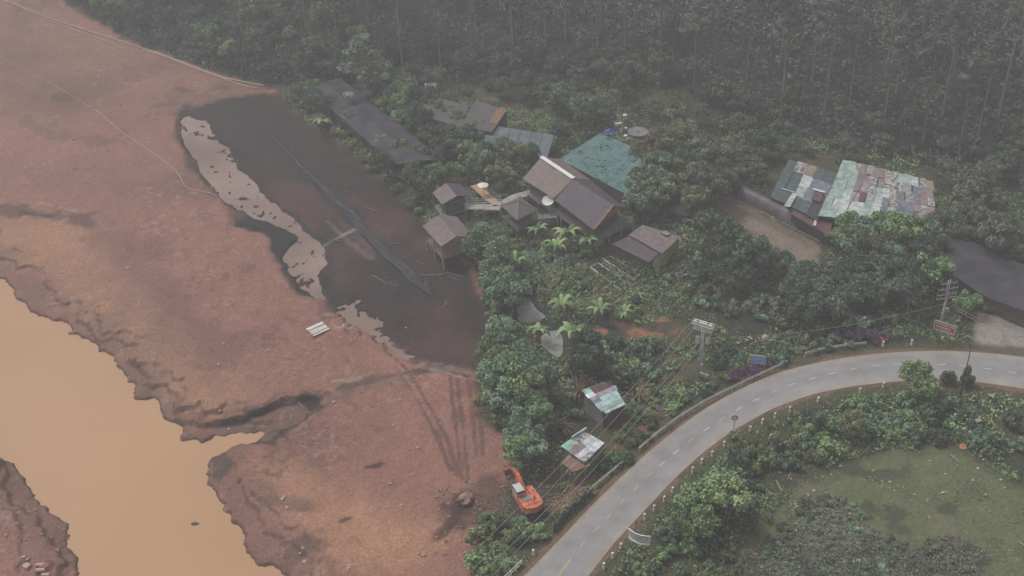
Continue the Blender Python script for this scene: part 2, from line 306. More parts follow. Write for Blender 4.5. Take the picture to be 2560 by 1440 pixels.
def ground_color(x, y, slope):
    g = lambda k: bil(S[k], x, y)
    n1 = fbm(x, y, 20, 71, 5); n2 = fbm(x, y, 3, 77, 4); n3 = fbm(x, y, .9, 83, 2)
    def C(*a): return np.array(a)
    def mix(c, d, w): return c * (1 - w[..., None]) + d * w[..., None]
    c = np.zeros(x.shape + (3,)) + C(.268, .130, .096)
    c = mix(c, C(.185, .095, .074), sst(-.1, .5, n1))
    c = mix(c, C(.31, .150, .110), sst(.05, .6, -n1) * .6)
    o = fbm(x, y, 12, 91, 4)
    c = mix(c, C(.39, .215, .125), sst(7, -5, g('or1') + o * 6) * .7)
    c = mix(c, C(.41, .215, .130), sst(5, -6, g('or2') + o * 12) * .75)
    # crusty speckle zones
    sp = sst(.15, .5, fbm(x, y, 9, 95, 3) + .25 * sst(6, -6, g('or2')) + .3 * sst(9, 0, g('river')))
    c = mix(c, C(.13, .065, .045), np.clip(sst(.08, .3, n3) * sp, 0, 1) * .75)
    c = mix(c, C(.17, .092, .070), sst(6.5, .5, g('river') + n2 * 5 + 1.5 * n1) * .6)
    c = mix(c, C(.15, .088, .072), sst(.6, -.4, g('gully') + n2 * .8) * .75)
    c = mix(c, C(.080, .045, .037), sst(.45, 1.1, slope + n3 * .25) * sst(1, -1, -g('green')) * .7)  # steep ledge faces darkened by slope, their shadow put into the soil colour
    # crumbled clods and pale grit
    c = mix(c, C(.42, .26, .20), sst(.30, .42, fbm(x, y, .8, 141, 2)) * sst(-.2, .4, fbm(x, y, 16, 143, 3)) * .55)
    c = mix(c, C(.10, .055, .045), sst(.30, .44, fbm(x, y, .9, 147, 2)) * sst(0, .4, fbm(x, y, 13, 149, 3)) * .5)
    # dark wet bed
    wet = g('wet') + n2 * 1.8
    c = mix(c, C(.030, .018, .017), sst(1.4, -1.2, wet) * .97)
    wt = sst(0, -2, wet)
    c = mix(c, C(.020, .020, .018), wt * sst(.05, .5, fbm(x, y, 11, 103, 4)) * .8)
    c = mix(c, C(.014, .012, .012), wt * sst(.15, .35, fbm(x, y, 2.5, 161, 4)) * .8)
    c = mix(c, C(.095, .046, .038), wt * sst(.1, .5, fbm(x, y, 16, 107, 4)) * .7)
    c = mix(c, C(.012, .012, .011), sst(.9, -.2, g('hole') + n2 * 1.2))
    c = mix(c, C(.015, .013, .012), sst(.9, 0, np.abs(g('pond') - .3) + n2 * 1.0) * .7)
    # drained creek right of the bank, dark streaks
    gr = g('green') + n2 * 1.6
    veg = C(.030, .040, .024) + np.zeros_like(c)
    veg = mix(veg, C(.075, .072, .035), sst(-.1, .5, fbm(x, y, 9, 111, 4)))
    veg = mix(veg, C(.17, .075, .045), sst(.22, .5, fbm(x, y, 5, 117, 4)) * .45)
    c = mix(c, veg, sst(.8, -1.2, gr))
    c = mix(c, C(.085, .048, .040), sst(1, -1.5, g('rough') + n2 * 3) * .8)
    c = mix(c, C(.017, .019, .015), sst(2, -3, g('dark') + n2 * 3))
    lawn = C(.118, .135, .062) + np.zeros_like(c)
    lawn = mix(lawn, C(.085, .11, .05), sst(0, .5, fbm(x, y, 8, 121, 4)))
    lawn = mix(lawn, C(.05, .055, .035), sst(.12, .4, fbm(x, y, 3.2, 125, 4)) * .8)
    lawn = mix(lawn, C(.17, .15, .10), sst(.2, .45, fbm(x, y, 5, 131, 3)) * .5)
    c = mix(c, lawn, sst(1.5, -2.5, g('lawn') + n2 * 3))
    for k, cc, a in (('path', C(.235, .185, .15), .92), ('yard', C(.15, .135, .115), .7), ('straw', C(.36, .23, .14), .9), ('bare', C(.26, .11, .06), .0), ('paved', C(.30, .27, .245), .95)):
        c = mix(c, cc, sst(.6, -.9, g(k) + n2 * 1.3) * a)
    for k in ('bare', 'bare2'):
        c = mix(c, C(.29, .12, .068), sst(.0, .3, vnoise(x, y, 2.3, 137) + .35 * vnoise(x, y, .8, 139) + .08) * sst(1, -2, g(k) + n2 * 2))
    for pl, w, cc, a, ns in STROKES:
        Q = PP(pl); x0, y0 = Q.min(0) - 6; x1, y1 = Q.max(0) + 6; k = (x > x0) & (x < x1) & (y > y0) & (y < y1); X, Y = x[k], y[k]; d = np.full(X.shape, 1e9)
        for i in range(len(Q) - 1):
            e = Q[i + 1] - Q[i]; t = np.clip(((X - Q[i][0]) * e[0] + (Y - Q[i][1]) * e[1]) / (e @ e + 1e-9), 0, 1); d = np.minimum(d, np.hypot(X - Q[i][0] - t * e[0], Y - Q[i][1] - t * e[1]))
        wgt = sst(w, w * .3, d + n2[k] * ns) * a; c[k] = c[k] * (1 - wgt[:, None]) + np.array(cc) * wgt[:, None]
    # road verge
    rd = g('road')
    c = mix(c, C(.075, .078, .042), sst(2.6, 1.6, rd + n2 * 1.2) * (gr < 0) * .9)
    c = mix(c, C(.20, .12, .085), sst(.75, .3, rd + n2 * .9) * .85)
    return np.clip(c * (1 + .16 * n3 + .08 * n2)[..., None], 0.004, 1)
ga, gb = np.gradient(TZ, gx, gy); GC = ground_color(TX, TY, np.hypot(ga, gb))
nx, ny = TX.shape
ii = (np.arange(nx - 1)[:, None] * ny + np.arange(ny - 1)[None, :]).ravel()
me = npmesh('ground', np.stack([TX.ravel(), TY.ravel(), TZ.ravel()], 1), np.stack([ii, ii + ny, ii + ny + 1, ii + 1], 1), 4)
ca = me.color_attributes.new('Col', 'FLOAT_COLOR', 'POINT')
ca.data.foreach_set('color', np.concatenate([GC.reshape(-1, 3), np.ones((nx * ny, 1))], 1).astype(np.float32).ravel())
me.polygons.foreach_set('use_smooth', [True] * len(ii))
gm, nt, b = newmat('earth'); N = nt.nodes; L = nt.links
at = N.new('ShaderNodeAttribute'); at.attribute_name = 'Col'
tc = N.new('ShaderNodeTexCoord')
n1 = N.new('ShaderNodeTexNoise'); n1.inputs['Scale'].default_value = 2.6; n1.inputs['Detail'].default_value = 8; n1.inputs['Roughness'].default_value = .7; L.new(tc.outputs['Object'], n1.inputs['Vector'])
mr = N.new('ShaderNodeMapRange'); mr.inputs[1].default_value = .3; mr.inputs[2].default_value = .7; mr.inputs[3].default_value = .55; mr.inputs[4].default_value = 1.45; L.new(n1.outputs[0], mr.inputs[0])
mu = N.new('ShaderNodeVectorMath'); mu.operation = 'MULTIPLY'; L.new(at.outputs['Color'], mu.inputs[0]); L.new(mr.outputs[0], mu.inputs[1])
vo = N.new('ShaderNodeTexVoronoi'); vo.inputs['Scale'].default_value = 1.3; L.new(tc.outputs['Object'], vo.inputs['Vector'])
L.new(mu.outputs[0], b.inputs['Base Color']); b.inputs['Roughness'].default_value = .72; b.inputs['Specular IOR Level'].default_value = .3
bp = N.new('ShaderNodeBump'); bp.inputs['Strength'].default_value = .9; bp.inputs['Distance'].default_value = .25; L.new(n1.outputs[0], bp.inputs['Height']); L.new(bp.outputs[0], b.inputs['Normal'])
tag(link('ground', me, gm), kind='structure')

# ------------------------------------------------------------------ water
def flat_poly(name, pts, z, mm, grow=0):
    mb = MB(); c = np.mean(pts, 0); q = [(c[0] + (p[0] - c[0]) * (1 + grow), c[1] + (p[1] - c[1]) * (1 + grow), z) for p in pts]
    mb.add(q, [tuple(range(len(q)))]); return tag(mb.build(name, mm), kind='structure')
wm = mat('muddy water', (.42, .237, .125), rough=.30, var=.05, scale=.02, spec=.45, c2=(.46, .268, .145))
flat_poly('river_water', [(-600, 60), (-10, 60), (-10, 160), (-600, 330)], WATER_Z, wm)
pm = mat('silty puddle', (.20, .125, .095), rough=.2, var=.15, scale=.06, spec=.5, c2=(.28, .195, .165))
flat_poly('pond_water', PP([(400, 255), (560, 250), (780, 520), (860, 640), (1260, 930), (1250, 970), (1000, 940), (900, 850), (730, 760), (560, 540), (400, 380)]), -.60, pm)
gpm = mat('garden pond water', (.25, .25, .235), rough=.14, var=.25, scale=.6, spec=.6)
flat_poly('garden_pond_water', PP([(1270, 720), (1340, 715), (1385, 790), (1350, 820), (1280, 820)]), -.52, gpm)
flat_poly('garden_pond_water', PP([(1325, 830), (1370, 805), (1415, 808), (1430, 850), (1430, 890), (1400, 915), (1360, 900)]), -.52, gpm)

# ------------------------------------------------------------------ road
def resample(pts, n):
    pts = np.array(pts, float); d = np.r_[0, np.cumsum(np.linalg.norm(np.diff(pts, axis=0), axis=1))]
    t = np.linspace(0, d[-1], n); return np.stack([np.interp(t, d, pts[:, k]) for k in range(pts.shape[1])], 1)
def smooth(p, k=3):
    for _ in range(k): q = p.copy(); q[1:-1] = (p[:-2] + 2 * p[1:-1] + p[2:]) / 4; p = q
    return p
OUT = smooth(resample(PP(RD_OUT), 160), 12); INN = smooth(resample(PP(RD_IN), 160), 12)
mb = MB(); vs = []; M = 9
for i in range(160):
    for k in range(M): t = k / (M - 1); p = OUT[i] * (1 - t) + INN[i] * t; vs.append((p[0], p[1], .05 + .10 * (1 - (2 * t - 1) ** 2)))
mb.add(vs, [(i * M + k, i * M + k + 1, (i + 1) * M + k + 1, (i + 1) * M + k) for i in range(159) for k in range(M - 1)])
rme = mb
rm, nt, b = newmat('asphalt'); N = nt.nodes; L = nt.links
uvn = N.new('ShaderNodeAttribute'); uvn.attribute_name = 'across'
rp = N.new('ShaderNodeValToRGB'); L.new(uvn.outputs['Fac'], rp.inputs[0]); e = rp.color_ramp.elements
e[0].position = 0; e[0].color = (.27, .24, .20, 1); e[1].position = 1; e[1].color = (.29, .24, .20, 1)
for ps, cc in ((.10, (.255, .24, .225)), (.22, (.225, .215, .21)), (.33, (.235, .225, .23)), (.48, (.215, .21, .22)), (.62, (.225, .215, .22)), (.75, (.25, .24, .24)), (.90, (.265, .25, .235))):
    q = rp.color_ramp.elements.new(ps); q.color = (*cc, 1)
tc = N.new('ShaderNodeTexCoord'); n1 = N.new('ShaderNodeTexNoise'); n1.inputs['Scale'].default_value = .35; n1.inputs['Detail'].default_value = 9; n1.inputs['Roughness'].default_value = .65; L.new(tc.outputs['Object'], n1.inputs['Vector'])
mr = N.new('ShaderNodeMapRange'); mr.inputs[1].default_value = .3; mr.inputs[2].default_value = .7; mr.inputs[3].default_value = .96; mr.inputs[4].default_value = 1.40; L.new(n1.outputs[0], mr.inputs[0])
mu = N.new('ShaderNodeVectorMath'); mu.operation = 'MULTIPLY'; L.new(rp.outputs[0], mu.inputs[0]); L.new(mr.outputs[0], mu.inputs[1]); L.new(mu.outputs[0], b.inputs['Base Color'])
b.inputs['Roughness'].default_value = .85; b.inputs['Specular IOR Level'].default_value = .25
ro = rme.build('road', rm, smooth=True); tag(ro, kind='structure')
aa = ro.data.attributes.new('across', 'FLOAT', 'POINT'); aa.data.foreach_set('value', [k / (M - 1) for i in range(160) for k in range(M)])
def on_road(px, py): p = P(px, py, .14); return np.array(p[:2])
ctr = [(1411, 1418), (1456, 1360), (1490, 1323), (1523, 1290), (1555, 1255), (1589, 1221), (1623, 1187), (1656, 1159), (1690, 1130), (1727, 1101), (1766, 1073), (1805, 1048), (1847, 1022),
 (1891, 999), (1935, 979), (1981, 961), (2031, 946), (2082, 933), (2134, 922), (2188, 914), (2243, 910), (2298, 909), (2354, 911), (2410, 915), (2469, 922), (2530, 931)]
cw = [on_road(*c) for c in ctr]
ym = mat('yellow road paint', (.52, .38, .16), rough=.7, var=.15, scale=6); wp = mat('worn pale road paint', (.55, .50, .42), rough=.7, var=.15, scale=6)
yel, whi = MB(), MB()
for i, c in enumerate(cw):
    a = cw[max(0, i - 1)]; d = cw[min(len(cw) - 1, i + 1)]; t = (d - a) / np.linalg.norm(d - a); n = np.array([-t[1], t[0]])
    hl = 1.6 if i == 0 else .56; w = .075
    q = [c - t * hl - n * w, c + t * hl - n * w, c + t * hl + n * w, c - t * hl + n * w]
    (yel if i in (0, 1, 2, 3, 4, 5, 6, 9, 11, 14, 21) else whi).add([(p[0], p[1], .158) for p in q], [(0, 1, 2, 3)])
tag(yel.build('road_marking', ym), kind='structure'); tag(whi.build('road_marking', wp), kind='structure')
# ------------------------------------------------------------------ common materials
M_ = {}
M_['roof_brown'] = mat('brown roof sheet', (.175, .138, .130), rough=.6, var=.20, scale=1.4)
M_['roof_slate'] = mat('slate roof sheet', (.085, .068, .082), rough=.6, var=.20, scale=1.4)
M_['roof_mauve'] = mat('mauve roof sheet', (.165, .128, .135), rough=.6, var=.20, scale=1.4)
M_['roof_olive'] = mat('olive grey roof', (.115, .112, .10), rough=.6, var=.12, scale=.6)
M_['net'] = mat('dark shade net', (.045, .044, .058), rough=.85, var=.3, scale=.35, c2=(.07, .066, .078))
M_['teal'] = mat('teal tin', (.075, .17, .165), rough=.6, var=.2, scale=.6, c2=(.12, .215, .21))
M_['litter'] = mat('leaf litter', (.035, .055, .05), rough=.9, var=.3, scale=4)
M_['lilac'] = mat('pale weathered sheet', (.16, .145, .165), rough=.6, var=.3, scale=.4, c2=(.12, .19, .20))
M_['greysheet'] = mat('grey cement sheet', (.105, .095, .10), rough=.8, var=.12, scale=.4)
M_['rust'] = mat('rusty tin', (.22, .12, .085), rough=.8, var=.3, scale=3)
M_['wood'] = mat('weathered wood', (.24, .19, .15), rough=.85, var=.25, scale=5)
M_['dkwood'] = mat('dark plank wall', (.11, .10, .085), rough=.85, var=.25, scale=2)
M_['orange'] = mat('orange gable board', (.33, .19, .13), rough=.7, var=.15, scale=1)
M_['deck'] = mat('orange deck boards', (.40, .26, .16), rough=.7, var=.15, scale=1.2)
M_['conc'] = mat('pale concrete', (.33, .31, .28), rough=.85, var=.18, scale=1.5)
M_['conc2'] = mat('grey concrete', (.20, .19, .19), rough=.85, var=.2, scale=.8)
M_['white'] = mat('white paint', (.72, .72, .69), rough=.6, var=.08, scale=4)
M_['grey'] = mat('grey painted steel', (.22, .22, .23), rough=.5, var=.1, scale=3)
M_['dark'] = mat('dark metal', (.035, .035, .04), rough=.6, var=.2, scale=3)
M_['glass'] = mat('dark window glass', (.03, .035, .045), rough=.15, var=.1, scale=1, spec=.6)
M_['dirtfloor'] = mat('dark deck', (.06, .055, .06), rough=.8, var=.2, scale=1)
M_['rail'] = mat('galvanised rail', (.48, .49, .46), rough=.5, var=.12, scale=1.5)
M_['yellow'] = mat('yellow plaster', (.36, .34, .12), rough=.8, var=.1, scale=1)
M_['cream'] = mat('cream plaster', (.42, .38, .28), rough=.8, var=.1, scale=1)
M_['excav'] = mat('faded orange paint', (.52, .15, .075), rough=.65, var=.38, scale=2.6)
M_['bark'] = mat('pale bark', (.22, .20, .18), rough=.9, var=.25, scale=2, objvar=.35)
M_['stone'] = mat('pale stone', (.40, .33, .28), rough=.9, var=.2, scale=4, objvar=.3)
M_['mudstone'] = mat('muddy stone', (.30, .19, .15), rough=.9, var=.2, scale=3, objvar=.25)
V3 = lambda a: Vector(a)
def W(px, py, z): p = P(px, py, z); return Vector((p[0], p[1], z))
def lerp(a, b, t): return a * (1 - t) + b * t
def rel_parent(t, o):
    # parts are built in world coordinates; move them into the frame of their thing
    off = t.location.copy(); me = o.data
    if me.users == 1: me.transform(Matrix.Translation(-off))
    o.parent = t; return o
def part(mb, name, mats, t, smooth=False):
    o = mb.build(name, mats, None, smooth); return rel_parent(t, o)
def sub(mb, name, mats, pt, t):
    o = mb.build(name, mats); o.data.transform(Matrix.Translation(-t.location)); o.parent = pt; return o
def finish(t, mb, name, mats): return part(mb, name, mats, t)
def solve_ridge(R, L, Q, ze):
    best = None
    for k in range(60):
        z = ze + .15 + k * .07; p = W(R[0], R[1], z); mid = (L + Q) / 2; d = (Q - L); d.z = 0; d.normalize()
        e = abs((p - mid).dot(d)) + .25 * abs((p - mid).to_2d().length)
        if best is None or e < best[0]: best = (e, z)
    return best[1]
def gable_roof(t, Lp, Rp, Qp, ze, m1, m2=None, th=.09, rz=None):
    L = [W(*p, ze) for p in Lp]; Q = [W(*p, ze) for p in Qp]
    zr = rz or sum(solve_ridge(Rp[i], L[i], Q[i], ze) for i in range(2)) / 2
    Rr = [W(*p, zr) for p in Rp]
    part(MB().slab([L[0], L[1], Rr[1], Rr[0]], th), 'roof_slope', m1, t)
    part(MB().slab([Rr[0], Rr[1], Q[1], Q[0]], th), 'roof_slope', m2 or m1, t)
    return L, Rr, Q
def walls(t, C, z0, z1, mats, inset=.6, name='wall', doors=True):
    c = sum(C, Vector()) / len(C); q = [p + (c - p).normalized() * inset * 1.4 for p in C]; mb = MB(); n = len(q)
    for i in range(n):
        a, b = q[i], q[(i + 1) % n]; a0, b0 = Vector((a.x, a.y, z0)), Vector((b.x, b.y, z0)); a1, b1 = Vector((a.x, a.y, z1)), Vector((b.x, b.y, z1))
        mb.slab([a0, b0, b1, a1], .10) if False else mb.add([a0, b0, b1, a1], [(0, 1, 2, 3)])
    w = part(mb, name, mats, t)
    if doors:
        for i in range(n):
            a, b = q[i], q[(i + 1) % n]; Ln = (b - a).length; d = (b - a).normalized(); nn = Vector((d.y, -d.x, 0))
            if (((a + b) / 2) - c).dot(nn) < 0: nn = -nn
            if nn.y > .3: continue
            k = max(1, int(Ln // 3.2))
            for j in range(k):
                p = a + d * Ln * (j + .5) / k + nn * .02; f = MB(); f.box((p.x, p.y, z0 + 1.35), (1.1, .06, 1.0), math.atan2(d.y, d.x)); wnd = sub(f, 'window', M_['wood'], w, t)
                g = MB(); g.box((p.x + nn.x * .03, p.y + nn.y * .03, z0 + 1.35), (.9, .04, .8), math.atan2(d.y, d.x)); rel_parent(t, g.build('glass', M_['glass'])).parent = w
    return w
def posts(t, pts, z0f, z1, r=.1, m='wood', name='post'):
    for p in pts:
        z0 = H(p[0], p[1]) - .2 if z0f is None else z0f
        part(MB().tube([(p[0], p[1], z0), (p[0], p[1], z1)], r, 6), name, M_[m], t)
def railing(t, path, z, h=1.0, m='grey', name='railing', step=1.6, r=.035, rails=3):
    mb = MB(); path = [Vector((p[0], p[1], z)) for p in path]
    for a, b in zip(path[:-1], path[1:]):
        n = max(1, int((b - a).length / step))
        for k in range(n + 1): p = lerp(a, b, k / n); mb.tube([p, p + Vector((0, 0, h))], r, 4)
        for k in range(rails): dz = Vector((0, 0, h * (k + 1) / rails)); mb.tube([a + dz, b + dz], r * .8, 4)
    return part(mb, name, M_[m], t)

# ------------------------------------------------------------------ main house
t = thing('stilt_house', 'largest house, brown and slate gabled roof with white ridge cap and orange gable end', 'house', gp(1430, 540))
ZE = 4.4
L, Rr, Q = gable_roof(t, [(1306, 447), (1384, 496)], [(1353, 393), (1434, 447)], [(1401, 397), (1475, 449)], ZE + .25, M_['roof_brown'])
d = (Rr[1] - Rr[0]).normalized()
part(MB().bar(Rr[0] + Vector((0, 0, .10)), Rr[1] + Vector((0, 0, .10)), .75, .14), 'ridge_cap', M_['white'], t)
walls(t, [L[0], L[1], Q[1], Q[0]], 1.9, ZE + .1, M_['dkwood'], .8)
part(MB().add([L[0], Rr[0], Q[0]], [(0, 1, 2)]), 'gable', M_['dkwood'], t)
L, Rr, Q = gable_roof(t, [(1382, 497), (1485, 575)], [(1434, 447), (1534, 514)], [(1475, 450), (1560, 517)], ZE, M_['roof_slate'])
walls(t, [L[0], L[1], Q[1], Q[0]], 1.9, ZE - .1, M_['dkwood'], .8)
g0 = Rr[1] - d * .35; part(MB().slab([L[1] - d * .3, Q[1] - d * .3, g0], .06), 'gable', M_['orange'], t)
part(MB().bar(L[1] + Vector((0, 0, .03)), Rr[1] + Vector((0, 0, .03)), .16, .22), 'barge_board', M_['orange'], t)
part(MB().bar(Q[1] + Vector((0, 0, .03)), Rr[1] + Vector((0, 0, .03)), .16, .22), 'barge_board', M_['orange'], t)
DK = [W(1318, 486, 1.9), W(1493, 604, 1.9), W(1582, 556, 1.9), W(1500, 500, 1.9), W(1400, 440, 1.9)]
part(MB().slab(DK, .25), 'deck', M_['conc2'], t)
railing(t, DK[:3], 1.9, 1.0, 'grey')
posts(t, [lerp(DK[0], DK[1], k / 6) for k in range(7)] + [lerp(DK[1], DK[2], k / 3) for k in (1, 2, 3)], None, 1.7, .13, 'conc')
posts(t, [W(1308, 476, 1.9), W(1486, 597, 1.9), W(1400, 538, 1.9)], 1.9, ZE + .2, .08, 'grey')
mb = MB()
for k in range(6): mb.box(W(1497 + k * 1.2, 606 + k * 1.0, 1.7 - .28 * k), (1.6, .34, .08), R(35))
part(mb, 'stair', M_['conc'], t)
# satellite dish on its eave
t2 = thing('satellite_dish', 'round white satellite dish standing at the eave of the largest house', 'satellite dish', W(1370, 520, 1.95))
mb = MB(); c = W(1370, 503, 3.6) - t2.location; aim = Vector((-.1, -.45, .9)).normalized(); q = aim.to_track_quat('Z', 'Y'); vs = [c]; n = 20
for r_, dz in ((.35, .03), (.75, .12), (1.0, .26)):
    for k in range(n): a = 2 * math.pi * k / n; vs.append(c + q @ Vector((r_ * math.cos(a), r_ * math.sin(a), dz)))
fs = [(0, 1 + k, 1 + (k + 1) % n) for k in range(n)] + [(1 + j * n + k, 1 + j * n + (k + 1) % n, 1 + (j + 1) * n + (k + 1) % n, 1 + (j + 1) * n + k) for j in range(2) for k in range(n)]
mb.add(vs, fs); mb.build('dish', M_['white'], t2)
MB().tube([(0, 0, 0), c], .06, 6).build('mast', M_['grey'], t2)
MB().bar(c, c + aim * 1.0 + Vector((.25, .3, 0)), .08).build('feed_arm', M_['white'], t2)

# ------------------------------------------------------------------ pavilions and walkways
t = thing('pavilion', 'small mauve gabled pavilion left of the orange boardwalk', 'pavilion', gp(1125, 510))
L, Rr, Q = gable_roof(t, [(1081, 482), (1105, 511)], [(1115, 457), (1142, 490)], [(1151, 460), (1176, 488)], 3.3, M_['roof_mauve'], M_['roof_slate'])
walls(t, [L[0], L[1], Q[1], Q[0]], .6, 3.2, M_['dkwood'], .7); fl = MB().slab([Vector((p.x, p.y, .8)) for p in (L[0], L[1], Q[1], Q[0])], .2); part(fl, 'deck', M_['conc2'], t)
posts(t, [L[0], L[1], Q[1], Q[0]], None, 3.2, .09)
t = thing('pavilion', 'open mauve gabled pavilion on stilts at the edge of the dark mud', 'pavilion', gp(1110, 640))
ZB = 4.2
L, Rr, Q = gable_roof(t, [(1056, 565), (1102, 617)], [(1096, 538), (1140, 591)], [(1142, 541), (1183, 591)], ZB, M_['roof_mauve'], M_['roof_mauve'])
FL = [Vector((p.x, p.y, 1.7)) for p in (L[0] * .94 + Q[1] * .06, L[1] * .94 + Q[0] * .06, Q[1] * .94 + L[0] * .06, Q[0] * .94 + L[1] * .06)]
part(MB().slab(FL, .22), 'deck', M_['wood'], t)
railing(t, [FL[3], FL[0], FL[1], FL[2]], 1.7, .95, 'wood')
posts(t, FL + [lerp(FL[0], FL[1], .5)], None, 1.55, .16, 'conc', 'stilt'); posts(t, FL + [lerp(FL[0], FL[1], .5)], 1.7, ZB, .09)
t = thing('pavilion', 'square pavilion with olive pyramid roof between the walkways', 'pavilion', gp(1293, 545))
C = [W(1252, 514, 3.9), W(1293, 551, 3.9), W(1342, 524, 3.9), W(1300, 490, 3.9)]; cc = sum(C, Vector()) / 4; ap = Vector((cc.x, cc.y, 5.3))
for i in range(4): part(MB().slab([C[i], C[(i + 1) % 4], ap], .08), 'roof_slope', M_['roof_olive'] if i < 2 else M_['roof_mauve'], t)
for i in range(4): part(MB().bar(C[i] + Vector((0, 0, .05)), ap + Vector((0, 0, .05)), .14), 'hip_cap', M_['wood'], t)
F = [Vector((p.x, p.y, 1.7)) for p in C]; part(MB().slab(F, .2), 'deck', M_['dirtfloor'], t)
posts(t, [lerp(p, cc, .06) for p in F], None, 3.85, .09, 'grey'); railing(t, [F[0], F[1], F[2]], 1.7, 1.0, 'grey')
def walkway(name, label, ctr_, w, z, m, rails=(1, 1), rm='white', cat='walkway'):
    c = [W(a, b, z) for a, b in ctr_]; t = thing(name, label, cat, c[0]); Lf, Rg = [], []
    for i, p in enumerate(c):
        d = (c[min(i + 1, len(c) - 1)] - c[max(i - 1, 0)]).normalized(); n = Vector((-d.y, d.x, 0)) * w / 2; Lf.append(p + n); Rg.append(p - n)
    mb = MB()
    for i in range(len(c) - 1): mb.slab([Lf[i], Lf[i + 1], Rg[i + 1], Rg[i]], .18)
    part(mb, 'deck', M_[m], t)
    if rails[0]: railing(t, Lf, z, 1.0, rm)
    if rails[1]: railing(t, Rg, z, 1.0, rm)
    posts(t, [p for i, p in enumerate(Lf + Rg) if i % 1 == 0], None, z - .1, .1, 'conc', 'pile')
    return t
walkway('boardwalk', 'orange plank boardwalk running from the trees past the white umbrella', [(1186, 462), (1215, 488), (1246, 514)], 1.5, 1.7, 'deck', (1, 0), 'grey')
walkway('footbridge', 'white railed footbridge towards the small mauve pavilion', [(1252, 519), (1210, 517), (1165, 516)], 1.7, 1.7, 'conc', (1, 1), 'white')
walkway('footbridge', 'concrete walkway from the orange boardwalk to the largest house', [(1246, 514), (1286, 492), (1330, 480)], 1.7, 1.72, 'conc', (0, 1), 'white')
walkway('footbridge', 'curved railed footbridge below the pyramid roof pavilion', [(1292, 562), (1325, 549), (1355, 541), (1392, 538)], 1.5, 1.6, 'conc2', (1, 1), 'grey')
t = thing('staircase', 'pale steps going down from the white railed footbridge', 'stairs', gp(1192, 540))
mb = MB(); a, b = W(1215, 522, 1.6), W(1190, 536, .3); d = (b - a); rz = math.atan2(d.y, d.x)
for k in range(8): p = lerp(a, b, k / 7); mb.box(p, (.34, 1.3, .14), rz)
part(mb, 'steps', M_['conc'], t); n = Vector((-d.y, d.x, 0)).normalized() * .65
mb = MB()
for s_ in (1, -1): mb.tube([a + n * s_ + Vector((0, 0, .9)), b + n * s_ + Vector((0, 0, .9))], .04, 4); mb.tube([b + n * s_, b + n * s_ + Vector((0, 0, .9))], .04, 4); mb.tube([a + n * s_, a + n * s_ + Vector((0, 0, .9))], .04, 4)
part(mb, 'handrail', M_['white'], t)
mb = MB(); t = thing('umbrella', 'open white parasol over the orange boardwalk', 'umbrella', W(1209, 488, 1.75)); vs = [(0, 0, 2.35)]; n = 12
for k in range(n): a = 2 * math.pi * k / n; vs.append((.95 * math.cos(a), .95 * math.sin(a), 1.95 + (.05 if k % 2 else -.03)))
mb.add(vs, [(0, 1 + k, 1 + (k + 1) % n) for k in range(n)]); mb.build('canopy', M_['white'], t); MB().tube([(0, 0, 0), (0, 0, 2.45)], .04, 6).build('pole', M_['grey'], t)

# ------------------------------------------------------------------ other roofs
def shed_quad(name, label, cat, quad, zs, m, z0=None, wallm='dkwood', inset=.4, doors=False, base=None):
    C = [W(p[0], p[1], z) for p, z in zip(quad, zs)]; c = sum(C, Vector()) / len(C); g = H(c.x, c.y) if base is None else base
    t = thing(name, label, cat, (c.x, c.y, g)); part(MB().slab(C, .1), 'roof', M_[m], t)
    q = [p + Vector((c.x - p.x, c.y - p.y, 0)).normalized() * inset for p in C]; mb = MB(); n = len(q)
    for i in range(n):
        a, b = q[i], q[(i + 1) % n]; mb.add([(a.x, a.y, g - .3), (b.x, b.y, g - .3), (b.x, b.y, b.z - .12), (a.x, a.y, a.z - .12)], [(0, 1, 2, 3)])
    part(mb, 'wall', M_[wallm], t); return t, C
t = thing('net_shed', 'long dark shade net shed in front of the left trees', 'shed', gp(930, 330))
L, Rr, Q = gable_roof(t, [(772, 224), (985, 412)], [(812, 205), (1050, 402)], [(850, 194), (1105, 397)], 3.0, M_['net'], M_['net'], rz=3.7)
walls(t, [L[0], L[1], Q[1], Q[0]], -.3, 2.9, M_['dark'], .3, doors=False)
posts(t, [lerp(L[0], L[1], k / 8) for k in range(9)], None, 2.95, .07, 'grey')
t, C = shed_quad('long_barn', 'flat grey roofed barn behind the left trees with a rusty right corner', 'barn', [(1048, 288), (1058, 237), (1172, 263), (1152, 318)], (3.2, 3.6, 3.6, 3.2), 'greysheet')
C2 = [W(1150, 316, 3.3), W(1190, 252, 3.8), W(1266, 275, 3.8), W(1228, 330, 3.3)]; part(MB().slab(C2, .1), 'roof', M_['greysheet'], t)
rc = [lerp(lerp(C2[1], C2[2], .70), lerp(C2[0], C2[3], .70), .05), lerp(C2[1], C2[2], .99), lerp(C2[2], C2[3], .62), lerp(lerp(C2[0], C2[3], .78), lerp(C2[1], C2[2], .78), .35)]
part(MB().slab([p + Vector((0, 0, .03)) for p in rc], .02), 'rusty_patch', M_['rust'], t)
part(MB().bar(C2[2], C2[3], .12), 'edge_trim', M_['wood'], t)
q = [p + Vector((0, 0, -.12)) for p in C2]; mb = MB()
for a, b in ((q[3], q[2]), (q[0], q[3])): mb.add([(a.x, a.y, -.2), (b.x, b.y, -.2), b, a], [(0, 1, 2, 3)])
part(mb, 'wall', M_['dark'], t)
t, C = shed_quad('lean_to', 'long pale lilac and blue lean-to behind the bushes left of the teal roof', 'shed', [(1207, 352), (1222, 312), (1385, 338), (1368, 396)], (2.4, 2.9, 2.9, 2.4), 'lilac', base=0)
